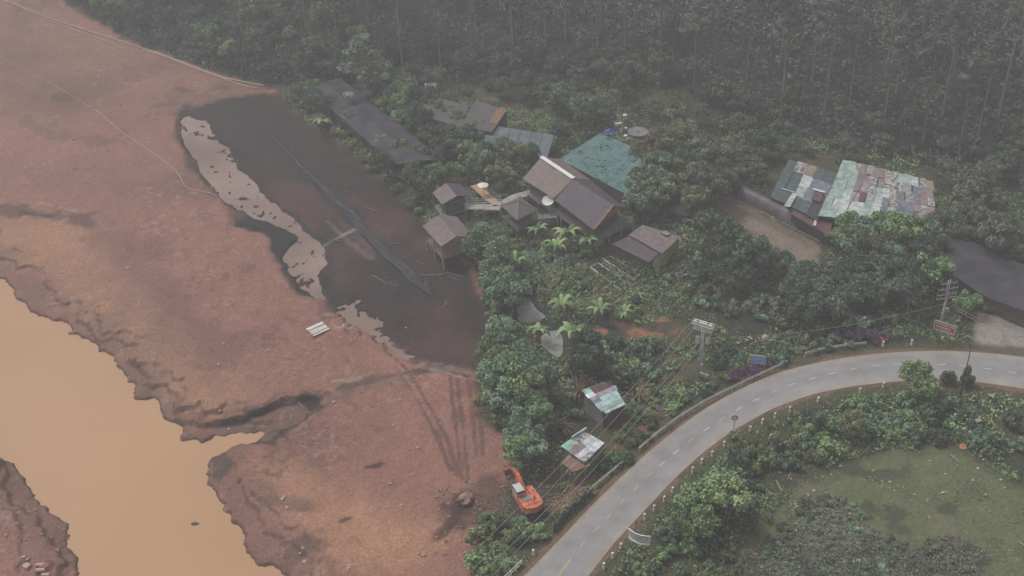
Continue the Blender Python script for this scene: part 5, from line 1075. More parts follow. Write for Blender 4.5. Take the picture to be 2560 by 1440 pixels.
SC([(2390, 700), (2480, 750), (2600, 800), (2560, 815), (2440, 780)], 9, 2, ['bush_dark', 'bush_grey'], .9, 1.3, 'shrub', 'x', 'shrub', 'shrubs below the dark shade roof', 52)
one('tree_green0', 2415, 790, .75, 'tree', 'round green tree right of the right utility pole', 'tree'); one('bush_lime1', 1505, 1175, .9, 'shrub', 'bright green shrub right of the shack', 'shrub'); one('bush_lime0', 1548, 1150, 1.1, 'shrub', 'bright green shrub at the end of the long guardrail', 'shrub')
one('bush_green2', 1690, 1000, 1.25, 'shrub', 'rounded green shrub below the transformer pole', 'shrub'); one('bush_yellow0', 1716, 628, .8, 'flowering_bush', 'yellow flowering bush right of the yellow walled house', 'bush'); one('bush_olive1', 1690, 655, .7, 'shrub', 'olive shrub below the yellow flowering bush', 'shrub')
for k, (px, py, s, mm, l_) in enumerate(((1835, 948, .75, 'magenta', 'magenta flowering bush lowest along the guardrail'), (1862, 940, .85, 'magenta', 'magenta flowering bush in the middle of three by the guardrail'), (1888, 928, .75, 'magenta', 'magenta flowering bush nearest below the blue signboard'),
   (1915, 915, .8, 'purple', 'purple shrub right below the blue signboard'), (2110, 850, 1.1, 'purple', 'purple bougainvillea mound, left part, behind the far guardrail'), (2150, 852, 1.3, 'purple', 'purple bougainvillea mound, tallest middle part'), (2190, 856, 1.0, 'magenta', 'purple pink bougainvillea at the right end of the mound'),
   (2030, 690, 1.4, 'purple', 'purple shrub in the dark thicket, left one'), (2080, 700, 1.5, 'purple', 'purple shrub in the dark thicket, right one'))): one(f'bush_{mm}{k % 3}', px, py, s, 'bougainvillea', l_, 'bush')
for px, py, s, l_ in ((1420, 618, 1.25, 'big leaved banana plant below the largest house'), (1470, 632, 1.0, 'smaller banana plant right of the big leaved one'), (1405, 790, 1.0, 'banana plant above the upper garden pond bank'), (1432, 872, 1.35, 'large banana plant at the right bank of the lower garden pond'), (1222, 722, .8, 'banana plant at the edge of the dark mud'), (810, 335, 1.1, 'drooping dry banana plant beside the net shed'), (1560, 800, .7, 'young banana plant on the bare red soil')):
    plant('banana_plant', f'banana{px % 2}', gp(px, py), s, px, l_, 'banana plant')
one('cane_dry0', 1440, 985, 1.5, 'dead_palm', 'drooping straw coloured dead palm left of the tin shed', 'palm'); one('cane_dry1', 1590, 990, 1.2, 'dead_palm', 'fallen dry fronds right of the tin shed', 'palm'); one('cane_dry2', 1395, 1080, 1.1, 'dead_palm', 'dry reed clump above the shack', 'reed clump')
# ------------------------------------------------------------------ forest
rg = random.Random(4); FT = []
def far_enough(p, L_, d): return all((p[0] - q[0]) ** 2 + (p[1] - q[1]) ** 2 > d * d for q in L_)
ed = (HB - HA) / np.linalg.norm(HB - HA)
npine = 0; tries = 0
while npine < 215 and tries < 20000:
    tries += 1; s = rg.uniform(2, 78) if rg.random() < .7 else rg.uniform(2, 30); u = rg.uniform(-10, 215); q = HA + ed * u + hn * s; z = H(q[0], q[1]); bx, by = proj((q[0], q[1], z)); tx, ty = proj((q[0], q[1], z + 23))
    if bx < 640 + 1.0 * (0) or bx > 2680 or by < -70 or (by < 170 and bx < 760) or not far_enough(q, FT, 7.0) or bil(S['dark'], q[0], q[1]) > -2: continue
    FT.append(q); npine += 1
    side = 'left' if bx < 1200 else 'middle' if bx < 1900 else 'right'; row = 'front' if s < 20 else 'deep'
    lab_ = {('left', 'front'): 'tall pine at the front of the misty forest above the net shed and grey barn', ('left', 'deep'): 'tall pine deep in the misty forest above the grey barn', ('middle', 'front'): 'tall pine at the forest front behind the teal roofed hall', ('middle', 'deep'): 'tall pine deep in the mist behind the teal roofed hall',
            ('right', 'front'): 'tall pine at the forest front behind the patchwork roofed barn', ('right', 'deep'): 'tall pine deep in the mist behind the patchwork roofed barn'}[(side, row)]
    plant('pine_tree', f'pine{rg.randrange(5)}', (q[0], q[1], z), rg.uniform(.78, 1.12), rg.uniform(0, 6.28), lab_, 'pine tree', f'{row} pines of the forest, {side}', rg.uniform(-.035, .035))
# forest understory, broadleaf trees one can tell apart near the edge
SC([(100, -20), (330, 95), (560, 180), (700, 215), (760, 225), (900, 180), (900, 40), (700, -60), (200, -60)], 95, 3.6, ['tree_dark', 'tree_dark', 'tree_green', 'bush_dark'], .9, 1.4, 'forest_tree', 'dark leafy tree at the forest edge above the long hoses', 'tree', 'dark trees above the long hoses', 41)
SC([(760, 225), (900, 180), (1060, 225), (1280, 260), (1400, 300), (1650, 300), (1650, 180), (760, 100)], 60, 3.6, ['tree_dark', 'bush_dark', 'tree_grey'], .8, 1.3, 'forest_tree', 'dark leafy tree at the forest edge behind the barns', 'tree', 'dark trees behind the barns', 42)
SC([(1650, 295), (1860, 370), (1960, 390), (2330, 430), (2400, 560), (2560, 660), (2600, 560), (2560, 380), (2100, 330), (1700, 220)], 85, 3.6, ['tree_dark', 'bush_dark', 'tree_grey'], .8, 1.25, 'forest_tree', 'dark leafy tree at the forest edge around the patchwork roofed barn', 'tree', 'dark trees around the patchwork barn', 43)
# everything further back reads as one mass
def mass(name, n, f, size, mm, seed, label, cat):
    rg = np.random.RandomState(seed); P_ = f(rg, n); n = len(P_); nrm = rg.normal(0, .5, (n, 3)) + np.array([0, -.2, .8]); nrm /= np.linalg.norm(nrm, axis=1)[:, None]
    a = np.cross(nrm, rg.normal(size=(n, 3))); a /= np.linalg.norm(a, axis=1)[:, None]; b = np.cross(nrm, a); s = size * rg.uniform(.5, 1.5, n)[:, None]
    V = np.stack([P_ - a * s * .8, P_ - b * s * .4, P_ + a * s * .8, P_ + b * s * .4], 1).reshape(-1, 3); me = npmesh(name, V, np.arange(4 * n).reshape(n, 4), 4)
    t_ = np.clip(.5 + fbm(P_[:, 0], P_[:, 1], 5, seed, 3) * .8 + rg.uniform(-.4, .4, n), 0, 1); at = me.attributes.new('tint', 'FLOAT', 'FACE'); at.data.foreach_set('value', t_.astype(np.float32))
    return tag(link(name, me, LM[mm]), label, cat, None, 'stuff')
def far_f(rg, n):
    s = rg.uniform(30, 190, n); u = rg.uniform(-60, 290, n); x = HA[0] + ed[0] * u + hn[0] * s; y = HA[1] + ed[1] * u + hn[1] * s; k = bil(S['dark'], np.clip(x, -149, 149), np.clip(y, 67, 329)) < 0
    x, y, s = x[k], y[k], s[k]; hh = hill(x, y); c = vnoise(x, y, 5.0, 5) + vnoise(x, y, 2.2, 6) * .6; dense = np.where(s < 80, rg.uniform(0, 1, len(x)) ** 2 * 5, (13 + 14 * c) * rg.uniform(.35, 1, len(x)))
    return np.stack([x, y, hh + dense], 1)
mass('far_forest', 200000, far_f, .5, 'pine', 11, 'far canopy of the hillside forest melting into mist', 'forest')
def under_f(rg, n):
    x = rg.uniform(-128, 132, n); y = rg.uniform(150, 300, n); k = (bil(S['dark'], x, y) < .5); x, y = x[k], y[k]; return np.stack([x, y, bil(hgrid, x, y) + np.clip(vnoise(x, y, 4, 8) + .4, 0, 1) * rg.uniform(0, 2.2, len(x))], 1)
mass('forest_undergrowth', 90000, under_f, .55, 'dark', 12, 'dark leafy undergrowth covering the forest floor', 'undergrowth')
def veg_f(region, hmax, pr=None):
    def f(rg, n):
        x = rg.uniform(-60, 128, n); y = rg.uniform(84, 225, n); g = lambda k: bil(S[k], x, y)
        k = (g('green') < -.3) & (g('dark') > 0) & (g('road') > .7) & (g('gp1') > .3) & (g('gp2') > .3) & (g('path') > .3) & (g('paved') > .5) & (g('straw') > .2) & (g('yard') > -1)
        d = vnoise(x, y, 5, 21) + .6 * vnoise(x, y, 1.7, 22); lawn = g('lawn') < -1; rough = g('rough') < 0; bare = (g('bare') < 0) | (g('bare2') < 0)
        if region == 'lush': k &= ~lawn & (d > -.12) & (~rough | (d > .3)) & (~bare | (d > .26)) & (g('road') > 2.2)
        if region == 'short': k &= (d < .1) | lawn | (g('road') < 3); k &= ~lawn | (d > .05); k &= ~bare | (d < -.3)
        x, y = x[k], y[k]; return np.stack([x, y, bil(hgrid, x, y) + rg.uniform(.02, hmax, len(x)) * np.clip(.6 + vnoise(x, y, 3, 25) * 1.4, .2, 1.3)], 1)
    return f
mass('weeds', 300000, veg_f('lush', 1.0), .28, 'green', 13, 'knee high leafy weeds filling the ground between the houses and the road', 'weeds')
mass('dry_weeds', 110000, veg_f('lush', .9), .26, 'grey', 15, 'brownish dry stalks and weeds mixed through the greenery', 'weeds')
mass('grass', 260000, veg_f('short', .16), .15, 'olive', 14, 'short olive grass on the lawn inside the bend and on the verges', 'grass')

SCRUB = PP([(1960, 1290), (2100, 1240), (2200, 1330), (2300, 1370), (2440, 1400), (2440, 1480), (1930, 1480), (1880, 1400)]); S['scrub'] = sdf_grid(SCRUB)
def scrub_f(rg, n):
    x = rg.uniform(10, 80, n); y = rg.uniform(84, 150, n); k = bil(S['scrub'], x, y) + fbm(x, y, 4, 65, 3) * 4 < .5; x, y = x[k], y[k]; return np.stack([x, y, bil(hgrid, x, y) + rg.uniform(.02, .6, len(x))], 1)
mass('scrub_stalks', 160000, scrub_f, .2, 'grey', 33, 'fine grey dry stalks between the scrub bushes on the near lawn', 'dry scrub')
plant('banana_plant', 'banana0', gp(1345, 600), .95, 1345, 'x', 'banana plant', 'banana plants of the garden')
plant('banana_plant', 'banana1', gp(1392, 640), .95, 1392, 'x', 'banana plant', 'banana plants of the garden')
plant('banana_plant', 'banana0', gp(1300, 740), .95, 1300, 'x', 'banana plant', 'banana plants of the garden')
plant('banana_plant', 'banana1', gp(1500, 800), .95, 1500, 'x', 'banana plant', 'banana plants of the garden')
plant('banana_plant', 'banana0', gp(1350, 855), .95, 1350, 'x', 'banana plant', 'banana plants of the garden')
plant('banana_plant', 'banana1', gp(1290, 680), .95, 1290, 'x', 'banana plant', 'banana plants of the garden')
for k, (px, py, s_) in enumerate(((1000, 405, .8), (1040, 418, .8), (1085, 425, .8), (960, 385, .7), (880, 325, .7), (830, 285, .75), (785, 250, .8), (1150, 330, .8), (1110, 315, .8), (1200, 350, .7), (1260, 398, .75), (1330, 405, .7), (1090, 300, .8), (880, 205, .9), (840, 200, .9), (980, 300, .9), (1010, 330, .9))): plant('tree', ['tree_green1', 'tree_blue2', 'tree_dark0'][k % 3], gp(px, py), s_, k, 'x', 'tree', 'trees leaning over the sheds')
for k, (px, py, s_) in enumerate(((2110, 600, .9), (2160, 620, 1.0), (2210, 615, 1.1), (2260, 625, 1.1), (2310, 630, 1.0))): plant('tree', ['tree_green1', 'tree_blue2', 'tree_green0'][k % 3], gp(px, py), s_, k, 'x', 'tree', 'trees over the near edge of the patchwork barn')
# ------------------------------------------------------------------ small things
def hose(label, pts, r=.10, m='stone', dz=.1, wob=0, group=None):
    c = resample(pts, max(8, len(pts) * 5)); q = [gp(a + (math.sin(i * 1.3) * wob), b, dz) for i, (a, b) in enumerate(c)]; o = MB().tube(q, r, 5).build('hose', M_[m], rel=q[0], smooth=True); o.location = q[0]
    return tag(o, label, 'hose', group)
M_['hose'] = mat('pale dusty hose', (.42, .31, .275), rough=.7, var=.1)
hose('thickest pale hose running down the top left mud edge', [(-20, -12), (70, 25), (150, 55), (260, 90), (330, 112), (400, 135), (480, 165), (560, 195), (620, 207), (662, 214)], .17, 'hose', .15)
hose('thin pale hose sagging below the thickest hose', [(10, -8), (75, 32), (160, 66), (250, 98), (300, 118), (355, 130), (405, 136), (480, 168), (580, 205), (650, 222)], .10, 'hose', .12)
hose('second thin hose close along the thickest hose', [(-10, -4), (60, 18), (140, 46), (230, 80), (320, 108), (420, 145), (520, 180), (600, 212), (640, 222)], .08, 'hose', .12)
hose('single thin hose crossing the middle mud to the puddle', [(235, 273), (262, 293), (300, 327), (345, 358), (400, 395), (438, 425), (452, 445), (460, 463), (475, 473), (500, 478), (530, 484), (545, 492)], .10, 'hose', .1)
hose('faint upper hose lying across the left mud', [(-10, 138), (60, 172), (140, 215), (200, 252), (232, 272)], .06, 'hose', .06)
# crumpled silt sheet
tp = [(650, 296), (700, 362), (760, 425), (820, 482), (862, 520), (905, 575), (945, 618), (990, 655), (1035, 700), (1078, 738)]; tw = [.12, .15, .2, .35, .55, .8, .65, .85, .8, .2]
c = [gp(a, b, .1) for a, b in resample(tp, 60)]; ww = np.interp(np.linspace(0, 9, 60), range(10), tw); rg = random.Random(6); vs = []
for i, p in enumerate(c):
    d = (c[min(59, i + 1)] - c[max(0, i - 1)]).normalized(); n = Vector((-d.y, d.x, 0))
    for k in range(9): u = k / 8 - .5; vs.append(p + n * u * ww[i] * 2 + Vector((0, 0, .28 * ww[i] * abs(math.sin(k * 1.9 + i * .35)) + rg.uniform(0, .12))))
mb = MB().add(vs, [(i * 9 + k, i * 9 + k + 1, i * 9 + 10 + k, i * 9 + 9 + k) for i in range(59) for k in range(8)]); o = mb.build('plastic_sheet', mat('dark blue plastic sheet', (.012, .014, .02), rough=.5, var=.4, scale=1.2, c2=(.045, .05, .07)), smooth=True); tag(o, 'crumpled dark blue plastic sheet strip along the drained bed', 'plastic sheet')
# dead branches
def branch(label, px, py, L_, ang, seed, r=.05, m='hose', n=4):
    p = gp(px, py); rg = random.Random(seed); mb = MB(); q = [Vector((L_ * t * math.cos(ang + .35 * t * rg.uniform(-1, 1)), L_ * t * math.sin(ang + .3 * t * rg.uniform(-1, 1)), .12 + .1 * math.sin(t * 3))) for t in (0, .3, .6, 1)]; mb.tube(q, r, 5, r * .4)
    for k in range(n):
        b = lerp(q[0], q[3], rg.uniform(.2, .9)); a = ang + rg.choice((-1, 1)) * rg.uniform(.5, 1.2); l = L_ * rg.uniform(.2, .45); mb.tube([b + Vector((0, 0, .1)), b + Vector((l * math.cos(a), l * math.sin(a), rg.uniform(.1, .4)))], r * .5, 4, r * .2)
    o = mb.build('dead_branch', M_[m]); o.location = p; return tag(o, label, 'branch', 'dead branches on the mud')
M_['twig'] = mat('grey twig', (.26, .22, .20), rough=.9, var=.2)
for i, (px, py, L_, an, l_) in enumerate(((915, 520, 2.6, -.6, 'forked dead branch just above the plastic sheet'), (955, 575, 2.4, -.9, 'bleached branch right of the plastic sheet bend'), (975, 612, 2.0, .1, 'short stick lying level right of the plastic sheet'), (995, 648, 1.8, .2, 'two pronged stick below the level stick'),
     (1042, 655, 1.6, -.8, 'small crooked stick near the stilt pavilion'), (1055, 690, 7.2, -.12, 'long bent pole reaching right from the plastic sheet end'), (1062, 700, 3.0, -1.3, 'branch standing off the tip of the plastic sheet'), (1110, 770, 2.6, 1.3, 'upright thin stick in the dark mud below the sheet tip'),
     (930, 690, 4.6, -.7, 'thin curved stick in the middle of the dark mud'), (810, 612, 5.0, .55, 'big bleached branch at the right bank of the long puddle'), (590, 246, 4.2, .25, 'bare branch at the lower end of the long hoses'), (600, 228, 3.8, .8, 'upper bare branch where the hoses end'),
     (855, 470, 1.4, .6, 'tiny twig high on the dark mud left of the pavilions'), (880, 500, 1.3, 1.2, 'tiny upright twig above the forked branch'), (730, 425, 1.2, .4, 'tiny twig left of the sheet on the dark mud'), (515, 1108, 1.9, .7, 'dark branch sticking out of the river inlet'), (745, 1008, 3.6, -.9, 'pale branch in the dark end of the gully'), (1165, 1358, 1.6, 1.1, 'short stick at the mud edge below the excavator'))):
    branch(l_, px, py, L_, an, i, .07 if L_ > 3 else .05, 'dkwood' if 'river' in l_ else 'twig', 5 if L_ > 2.5 else 2)
o = MB().lump((0, 0, 0), .5, 3).build('driftwood', M_['dkwood']); o.location = W(487, 1309, WATER_Z + .05); o.scale = (1, .5, .5); tag(o, 'small dark piece of driftwood floating in the brown river', 'driftwood')
# raft
a = gp(795, 826); t = thing('raft', 'weathered white plank raft stranded on the red mud', 'raft', a + Vector((0, 0, .05)), R(35))
for k in range(7): MB().box((0, -1.05 + .35 * k, .22 + .03 * (k % 2)), (2.7, .24, .08), R(random.Random(k).uniform(-2, 2))).build('plank', M_['stone'] if k % 3 == 1 else M_['white'], t)
for x in (-1.2, 0, 1.2): MB().box((x, 0, .1), (.2, 2.4, .16)).build('beam', M_['wood'], t)
# boulder
a = gp(1163, 1256); o = MB().lump((0, 0, .45), 1.0, 8, 9, .7, .38).build('boulder', M_['mudstone']); o.location = a; tag(o, 'large clay coated boulder on the mud left of the excavator', 'boulder')
# stones
def stone(px, py, r, label, group, m='stone', seed=0):
    o = MB().lump((0, 0, r * .3), r, seed, 6, .6, .3).build('stone', M_[m]); o.location = gp(px, py); o.rotation_euler = (0, 0, seed); return tag(o, label, 'stone', group)
rg = random.Random(12); G1 = 'pale stones lying on the red mud'
spots = [(107, 667), (127, 735), (320, 670), (342, 670), (390, 672), (350, 757), (352, 608), (547, 628), (560, 859), (547, 912), (667, 878), (835, 1005), (730, 1041), (572, 1074), (852, 845), (860, 815), (1015, 820), (550, 1029), (834, 1007), (905, 980), (1000, 1000), (1048, 1385), (1058, 1388), (1090, 1290),
   (710, 1242), (707, 1249), (718, 1270), (750, 1385), (757, 1373), (762, 1406), (875, 1415), (872, 1422), (912, 1420), (985, 1065), (1045, 1120), (1100, 1060), (975, 1210), (1003, 1262), (640, 700), (85, 220), (64, 245), (168, 242), (300, 262), (348, 252), (490, 208), (417, 186), (125, 283), (183, 348), (373, 348), (125, 345)]
from itertools import count
def dword(px, py, refs):
    best = min(refs, key=lambda r: (r[0] - px) ** 2 + (r[1] - py) ** 2); dx, dy = px - best[0], py - best[1]
    d = ('right of' if dx > 0 else 'left of') if abs(dx) > 1.4 * abs(dy) else ('below' if dy > 0 else 'above') if abs(dy) > 1.4 * abs(dx) else (('below' if dy > 0 else 'above') + (' and right of' if dx > 0 else ' and left of'))
    return d, best[2]
ORD = ['nearest', 'second nearest', 'third nearest', 'fourth nearest', 'fifth nearest', 'sixth nearest', 'seventh nearest', 'eighth nearest', 'ninth nearest', 'tenth nearest', 'eleventh nearest', 'twelfth nearest', 'thirteenth nearest', 'fourteenth nearest', 'fifteenth nearest', 'sixteenth nearest', 'seventeenth nearest', 'eighteenth nearest', 'nineteenth nearest', 'twentieth nearest'] + ['twenty-%s nearest' % w for w in ('first', 'second', 'third', 'fourth', 'fifth', 'sixth', 'seventh', 'eighth', 'ninth')] + ['thirtieth nearest']
LAND = [(795, 826, 'plank raft'), (1163, 1252, 'clay boulder'), (1320, 1260, 'orange excavator'), (760, 1010, 'dark gully'), (600, 1110, 'river inlet'), (630, 540, 'long grey puddle'), (460, 300, 'upper puddle end'), (760, 700, 'lower puddle end'), (905, 800, 'broken puddle chain'), (330, 120, 'long hoses'), (660, 215, 'hose ends'), (455, 450, 'thin hose bend'), (240, 275, 'thin hose start'), (100, 530, 'eroded dark patch'), (150, 810, 'river bank notch'), (350, 980, 'stepped river bank'), (540, 1160, 'mud headland'),
 (1110, 590, 'stilt pavilion'), (1125, 485, 'small mauve pavilion'), (1293, 525, 'pyramid roofed pavilion'), (1215, 485, 'white umbrella'), (1353, 395, 'white ridge cap'), (1520, 545, 'orange gable'), (1620, 610, 'yellow walled house'), (1520, 690, 'planting beds'), (1325, 775, 'upper garden pond'), (1380, 855, 'lower garden pond'), (1510, 995, 'tin shed'), (1455, 1125, 'silver roofed shack'), (1752, 880, 'transformer pole'), (1895, 890, 'blue signboard'), (1834, 1060, 'round road sign'), (1598, 1335, 'white banner'),
 (1650, 1030, 'guardrail solar lamp'), (1697, 700, 'garden solar lamp'), (1222, 1000, 'cream solar lamp'), (2153, 830, 'purple bougainvillea'), (2360, 790, 'red signboard pole'), (2397, 940, 'thin lamp post'), (2275, 960, 'big roadside tree'), (2500, 840, 'paved yard'), (2450, 680, 'dark shade roof'), (2220, 470, 'patchwork roof'), (2010, 470, 'dark teal shed'), (1930, 540, 'arched tunnel'), (1900, 590, 'dirt path'), (1710, 525, 'tiny dark hut'), (1500, 400, 'teal roof'), (1595, 336, 'round tank'), (1300, 355, 'lilac lean-to'), (1240, 290, 'rusty roof corner'), (1100, 265, 'grey barn'),
 (918, 180, 'tallest pale tree'), (860, 260, 'net shed'), (1060, 400, 'net shed end'), (1075, 215, 'tiny forest hut'), (1545, 180, 'tallest bare trunk'), (2175, 250, 'leaning pale trunk'), (1300, 60, 'forest middle'), (1900, 100, 'misty treetops'), (2400, 120, 'misty top right corner'), (2450, 420, 'right forest edge'), (2125, 1080, 'round bush tree'), (2442, 1060, 'white crate'), (2405, 1115, 'orange soil heap'), (2000, 1170, 'fallen logs'), (2250, 1250, 'open lawn'), (2100, 1340, 'grey scrub'), (1740, 1280, 'green roadside belt'),
 (1240, 1380, 'lower power wires'), (1290, 1420, 'pipe barrier'), (1290, 1080, 'tall hedge'), (1865, 935, 'magenta flowers'), (1870, 850, 'white geese'), (1440, 760, 'cane clumps'), (1430, 600, 'big banana plant'), (70, 1415, 'concrete pipes'), (2545, 1160, 'right frame edge'), (1560, 850, 'bare red soil')]
SEEN = {}
def autolabel(items):
    b = {}
    for o, head, px, py in items:
        d, nm = dword(px, py, LAND); b.setdefault((head, d, nm), []).append((px, py, o))
    L2 = {l[2]: l for l in LAND}
    for (head, d, nm), v in b.items():
        v.sort(key=lambda q: (q[0] - L2[nm][0]) ** 2 + (q[1] - L2[nm][1]) ** 2)
        for i, (_, _, o) in enumerate(v): o['label'] = (f'{head} {d} the {nm}' if len(v) == 1 else f'{ORD[min(i, 29)]} {head} {d} the {nm}')
items = []
for k, (px, py) in enumerate(spots): items.append((stone(px, py, rg.uniform(.16, .3), 'x', G1, 'stone', k), 'pale stone', px, py))
for k in range(46):
    px, py = rg.uniform(1060, 1230), rg.uniform(1180, 1400)
    if not inpoly(px, py, [(1060, 1400), (1080, 1230), (1200, 1190), (1240, 1260), (1200, 1330), (1190, 1400)]): continue
    items.append((stone(px, py, rg.uniform(.12, .25), 'x', 'rubble stones left of the excavator', 'mudstone', k), 'muddy stone', px, py))
for k in range(46):
    px, py = rg.uniform(1960, 2550), rg.uniform(1100, 1300); items.append((stone(px, py, rg.uniform(.10, .22), 'x', 'pale stones scattered on the lawn', 'stone', k), 'pale stone', px, py))
for k in range(24): px, py = rg.uniform(0, 190), rg.uniform(1200, 1430); px = min(px, 20 + (py - 1150) * .55); items.append((stone(px, py, rg.uniform(.12, .28), 'x', 'stones on the lower left bank', 'mudstone', k), 'muddy stone', px, py))
autolabel(items)
# pipes and blocks bottom left
for k, (px, py, l, an, l_) in enumerate(((102, 1415, 1.0, -.05, 'upper right short concrete pipe on the lower left bank'), (102, 1428, 1.0, .03, 'lower right short concrete pipe on the lower left bank'), (66, 1420, .8, -.55, 'left one of the pair of tilted concrete pipes'), (71, 1416, .7, -.5, 'right one of the pair of tilted concrete pipes'), (115, 1440, .9, 0, 'concrete pipe at the very bottom edge'))):
    p = gp(px, py); mb = MB(); n = 10; d = Vector((math.cos(an), math.sin(an), 0)); q = d.to_track_quat('Z', 'Y'); vs = []
    for r_, e in ((.22, -1), (.22, 1), (.16, 1), (.16, -1)): vs += [d * e * l * .5 + q @ Vector((r_ * math.cos(6.2832 * j / n), r_ * math.sin(6.2832 * j / n), 0)) + Vector((0, 0, .2)) for j in range(n)]
    mb.add(vs, [(i * n + j, i * n + (j + 1) % n, ((i + 1) % 4) * n + (j + 1) % n, ((i + 1) % 4) * n + j) for i in range(4) for j in range(n)]); o = mb.build('concrete_pipe', mat('reddish concrete', (.52, .36, .29), var=.12) if k == 0 else bpy.data.materials['reddish concrete']); o.location = p; tag(o, l_, 'pipe', 'concrete pipes')
for px, py, l_ in ((59, 1395, 'left pale concrete block above the pipes'), (69, 1401, 'right pale concrete block above the pipes')): o = MB().box((0, 0, .12), (.42, .3, .24), .5).build('concrete_block', M_['stone']); o.location = gp(px, py); tag(o, l_, 'block', 'concrete blocks')
# logs
for i, (a, b, l_) in enumerate((((2048, 1132), (2056, 1144), 'shortest log, highest on the lawn edge'), ((1994, 1153), (2013, 1176), 'pale log second from top at the left lawn edge'), ((1976, 1184), (1970, 1200), 'small upright looking log at the left lawn edge'), ((1941, 1204), (1955, 1231), 'pale log beside the thicket, right of the lowest log'), ((1911, 1227), (1939, 1242), 'lowest log at the left lawn edge'), ((2376, 1139), (2398, 1157), 'pale log under the orange soil heap'), ((2545, 1355), (2580, 1380), 'log cut by the right frame edge'))):
    A_, B_ = gp(*a), gp(*b); o = MB().tube([Vector((0, 0, .13)), B_ - A_ + Vector((0, 0, .13))], .11, 6, .08).build('log', M_['twig']); o.location = A_; tag(o, l_, 'log', 'logs around the lawn')
p = gp(2442, 1068); t = thing('crate', 'white upright crate standing in the bushes inside the bend', 'crate', p, .2); MB().box((0, 0, .55), (.7, .5, 1.1)).build('body', M_['conc'], t); MB().box((0, 0, 1.13), (.78, .58, .07)).build('lid', M_['stone'], t)
o = MB().lump((0, 0, .1), .5, 4, 8, .5, .3).build('soil_heap', mat('orange soil', (.42, .17, .11), var=.25, scale=3)); o.location = gp(2405, 1119); tag(o, 'small orange soil heap at the right edge of the lawn', 'soil heap')
# yard clutter behind the teal hall
t = thing('water_tank', 'round pale low tank at the forest edge behind the teal roof', 'tank', gp(1595, 338)); MB().tube([(0, 0, 0), (0, 0, .7)], 1.9, 24).build('wall', M_['conc2'], t); MB().tube([(0, 0, .7), (0, 0, .76)], 1.95, 24).build('lid', M_['conc2'], t); MB().tube([(0, 0, .76), (0, 0, .95)], .2, 8).build('hatch', M_['grey'], t)
mb = MB(); vs = []; rg = random.Random(3); p = gp(1524, 335)
for i in range(8):
    for j in range(8): vs.append((-1.1 + i * .32, -1.1 + j * .32, .1 + .9 * math.exp(-((i - 3.5) ** 2 + (j - 3.5) ** 2) / 9) + rg.uniform(0, .2)))
mb.add(vs, [(i * 8 + j, i * 8 + j + 1, i * 8 + 9 + j, i * 8 + 8 + j) for i in range(7) for j in range(7)]); o = mb.build('tarpaulin', mat('blue tarpaulin', (.05, .07, .30), rough=.5, var=.2)); o.location = p; tag(o, 'blue tarpaulin over a heap behind the teal roof', 'tarpaulin')
for k in range(16):
    px, py = rg.uniform(1532, 1568), rg.uniform(312, 345); m_ = M_[['white', 'conc', 'lilac', 'grey'][k % 4]]; mb = MB()
    if k % 2: mb.lump((0, 0, .25), rg.uniform(.2, .4), k, 6, .8)
    else: mb.box((0, 0, .25), (rg.uniform(.4, .9), rg.uniform(.3, .6), .5), rg.uniform(0, 3))
    o = mb.build('sack' if k % 2 else 'box', m_); o.location = gp(px, py); tag(o, 'x', 'sack' if k % 2 else 'box', 'clutter between the blue tarpaulin and the round tank'); SEEN[o] = (px, py)
autolabel([(o, ('pale sack' if o.name.startswith('sack') else 'pale box'), q[0], q[1]) for o, q in SEEN.items()])
o = MB().box((0, 0, .5), (.7, .6, .9)).build('box', M_['white']); o.location = gp(1562, 298); tag(o, 'lone white box above the clutter at the forest edge', 'box')
t, C = shed_quad('hut', 'tiny pale blue hut standing inside the forest', 'hut', [(1058, 224), (1065, 209), (1092, 206), (1090, 222)], (2.4, 2.8, 2.8, 2.4), 'lilac', base=H(*gp(1075, 225)[:2]))
part(MB().bar(C[0], C[1], .15), 'edge_trim', M_['white'], t)
t, C = shed_quad('shade_house', 'large dark shade net roof at the right frame edge', 'shed', [(2352, 592), (2395, 588), (2620, 690), (2620, 800), (2470, 745), (2385, 690)], (2.6,) * 6, 'net')
# geese and garden ornaments
def goose(px, py, label, k):
    p = gp(px, py); mb = MB(); body = [(-.42, .30, .03), (-.3, .34, .13), (0, .36, .19), (.22, .40, .15), (.34, .52, .09), (.36, .75, .06), (.40, .88, .07), (.47, .90, .06), (.56, .87, .02)]; n = 8; vs = []
    for x, z, r in body: vs += [(x, r * .9 * math.cos(6.283 * j / n), z + r * math.sin(6.283 * j / n)) for j in range(n)]
    mb.add(vs, [(i * n + j, i * n + (j + 1) % n, (i + 1) * n + (j + 1) % n, (i + 1) * n + j) for i in range(len(body) - 1) for j in range(n)] + [tuple(range(n))[::-1], tuple((len(body) - 1) * n + j for j in range(n))])
    o = mb.build('goose', M_['white'], smooth=True); o.location = p; o.rotation_euler = (0, 0, k * 1.7); o.scale = (.55,) * 3; tag(o, label, 'goose', 'geese above the blue signboard')
    l = MB()
    for y in (-.07, .07): l.tube([(.02, y, 0), (.0, y, .22)], .02, 4); l.box((.05, y, .01), (.14, .09, .02))
    l.build('legs', M_['orange'], o); MB().tube([(.52, 0, .88), (.64, 0, .86)], .03, 5, .01).build('beak', M_['orange'], o)
for k, (px, py, l_) in enumerate(((1846, 861, 'lowest white goose, leftmost of the flock'), (1851, 853, 'second white goose from the left of the flock'), (1861, 851, 'third white goose from the left of the flock'), (1867, 853, 'white goose in the middle of the flock'), (1872, 846, 'highest white goose of the flock'), (1878, 849, 'rightmost white goose of the flock'))): goose(px, py, l_, k)
